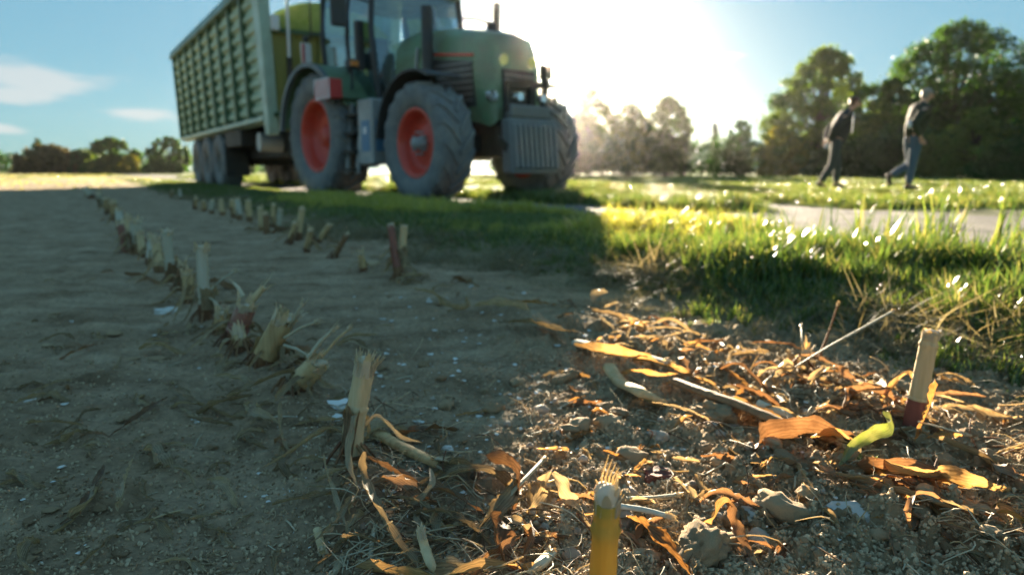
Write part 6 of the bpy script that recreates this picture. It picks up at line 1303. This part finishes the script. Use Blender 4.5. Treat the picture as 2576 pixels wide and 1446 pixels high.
while n < 240:
    px, py = rnd_px(880, 2576, 760, 1446) if rs.random() < .8 else rnd_px(300, 900, 800, 1446); p = place(px, py)
    if vrow(p) > 1.3: continue
    drop('straw_bit', str_m[n % 5], px, py, rs.choice([.008, .011, .015, .02, .03, .042]), rs.choice(['short', 'thin', 'pale']) + ' bit of straw by ' + near(p), 'straw', 'straw bits on the soil', .25); n += 1
# uncountable crumbs
def crumbs(name, n_, region, smin, smax, meshes, label, cat):
    px = np.array([rs.uniform(region[0], region[1]) for _ in range(n_)]); py = np.array([rs.uniform(region[2], region[3]) for _ in range(n_)])
    P = np.array([tuple(on_plane(a, b)) for a, b in zip(px, py)]); v = P[:, 0] * ROW_V[0] + P[:, 1] * ROW_V[1]; P = P[v < 1.45]; P[:, 2] = ground_np(P[:, 0], P[:, 1]) + .001; k = len(P)
    s = RNG.uniform(smin, smax, k) ** 1.0; sc = np.stack([s, s, s * RNG.uniform(.6, 1, k)], 1)
    o = scatter(name, P, RNG.uniform(-3, 3, (k, 3)), sc, RNG.integers(0, len(meshes), k), meshes); tag(o, label, cat); return o
flatc = [lump_mesh('crumb', M['crumb'], 830 + i, 2, .3, .4, .12) for i in range(4)]
tiny = [lump_mesh('crumb', M['crumb'], 800 + i, 2, .3, .75, .15) for i in range(4)]
crumbs('soil_crumbs', 26000, (1300, 2900, 900, 1640), .0015, .0065, tiny, 'loose fine crumbs of sunlit tilled earth', 'earth')
crumbs('fine_soil_crumbs', 16000, (-200, 1500, 600, 1640), .001, .0055, flatc, 'fine crumbs strewn over the shaded soil', 'earth')
def strand(name, mat, seed):
    rg = random.Random(seed); mb = MB(); P = [Vector((-.5, 0, 0)), Vector((-.2, rg.uniform(-.2, .2), rg.uniform(.02, .2))), Vector((.15, rg.uniform(-.2, .2), rg.uniform(.02, .25))), Vector((.5, rg.uniform(-.3, .3), rg.uniform(0, .2)))]
    mb.tube(catmull(P, 7), [.012, .014, .013, .012, .01, .008, .004], 4, False); o = mb.build(name, mat, None, fix=False); me = o.data; bpy.data.objects.remove(o); return me
strs = [strand('fibre_strand', M[k], 900 + i) for i, k in enumerate(['straw', 'stalk_brown', 'straw', 'brown_leaf', 'stalk', 'fibre'])]
px_ = np.array([rs.uniform(850, 2750) for _ in range(3600)]); py_ = np.array([rs.uniform(880, 1600) for _ in range(3600)])
P_ = np.array([tuple(on_plane(q, w)) for q, w in zip(px_, py_)]); vv = P_[:, 0] * ROW_V[0] + P_[:, 1] * ROW_V[1]
kp = (vv < 1.35) & (RNG.uniform(size=len(vv)) < np.maximum(np.exp(-((vv - .26) / .10) ** 2), np.exp(-((vv - .98) / .2) ** 2)) + .10); P_ = P_[kp]; P_[:, 2] = ground_np(P_[:, 0], P_[:, 1]) + .003; k = len(P_); s = RNG.uniform(.015, .07, k)
o = scatter('root_fibres', P_, np.stack([RNG.normal(0, .4, k), RNG.normal(0, .4, k), RNG.uniform(0, 6.28, k)], 1), np.stack([s, s, s], 1), RNG.integers(0, 6, k), strs); tag(o, 'tangle of thin dead roots and husk fibres along the stubble rows', 'roots')
tinyc = [lump_mesh('fleck', M['chip'], 820 + i, 1, .3, .4, .1, True) for i in range(2)]
crumbs('chaff_flecks', 1500, (700, 2200, 700, 1500), .001, .003, tinyc, 'tiny white flecks of chaff dusting the soil', 'chaff')

# ---------------------------------------------------------------- haze volume, added for the glow around the sun
hz = MB(); hz.box(-260, 260, -20, 330, -1.0, 26.0)
m, nt, out = mat_base('sun_glow_haze'); pv = N(nt, 'ShaderNodeVolumePrincipled'); pv.inputs['Color'].default_value = (1.0, .97, .93, 1)
pv.inputs['Density'].default_value = 0.00012; pv.inputs['Anisotropy'].default_value = 0.90; nt.links.new(pv.outputs[0], out.inputs['Volume'])
o = hz.build('haze', m); tag(o, kind='stuff'); o['label'] = 'haze over the field added for the glow around the sun'
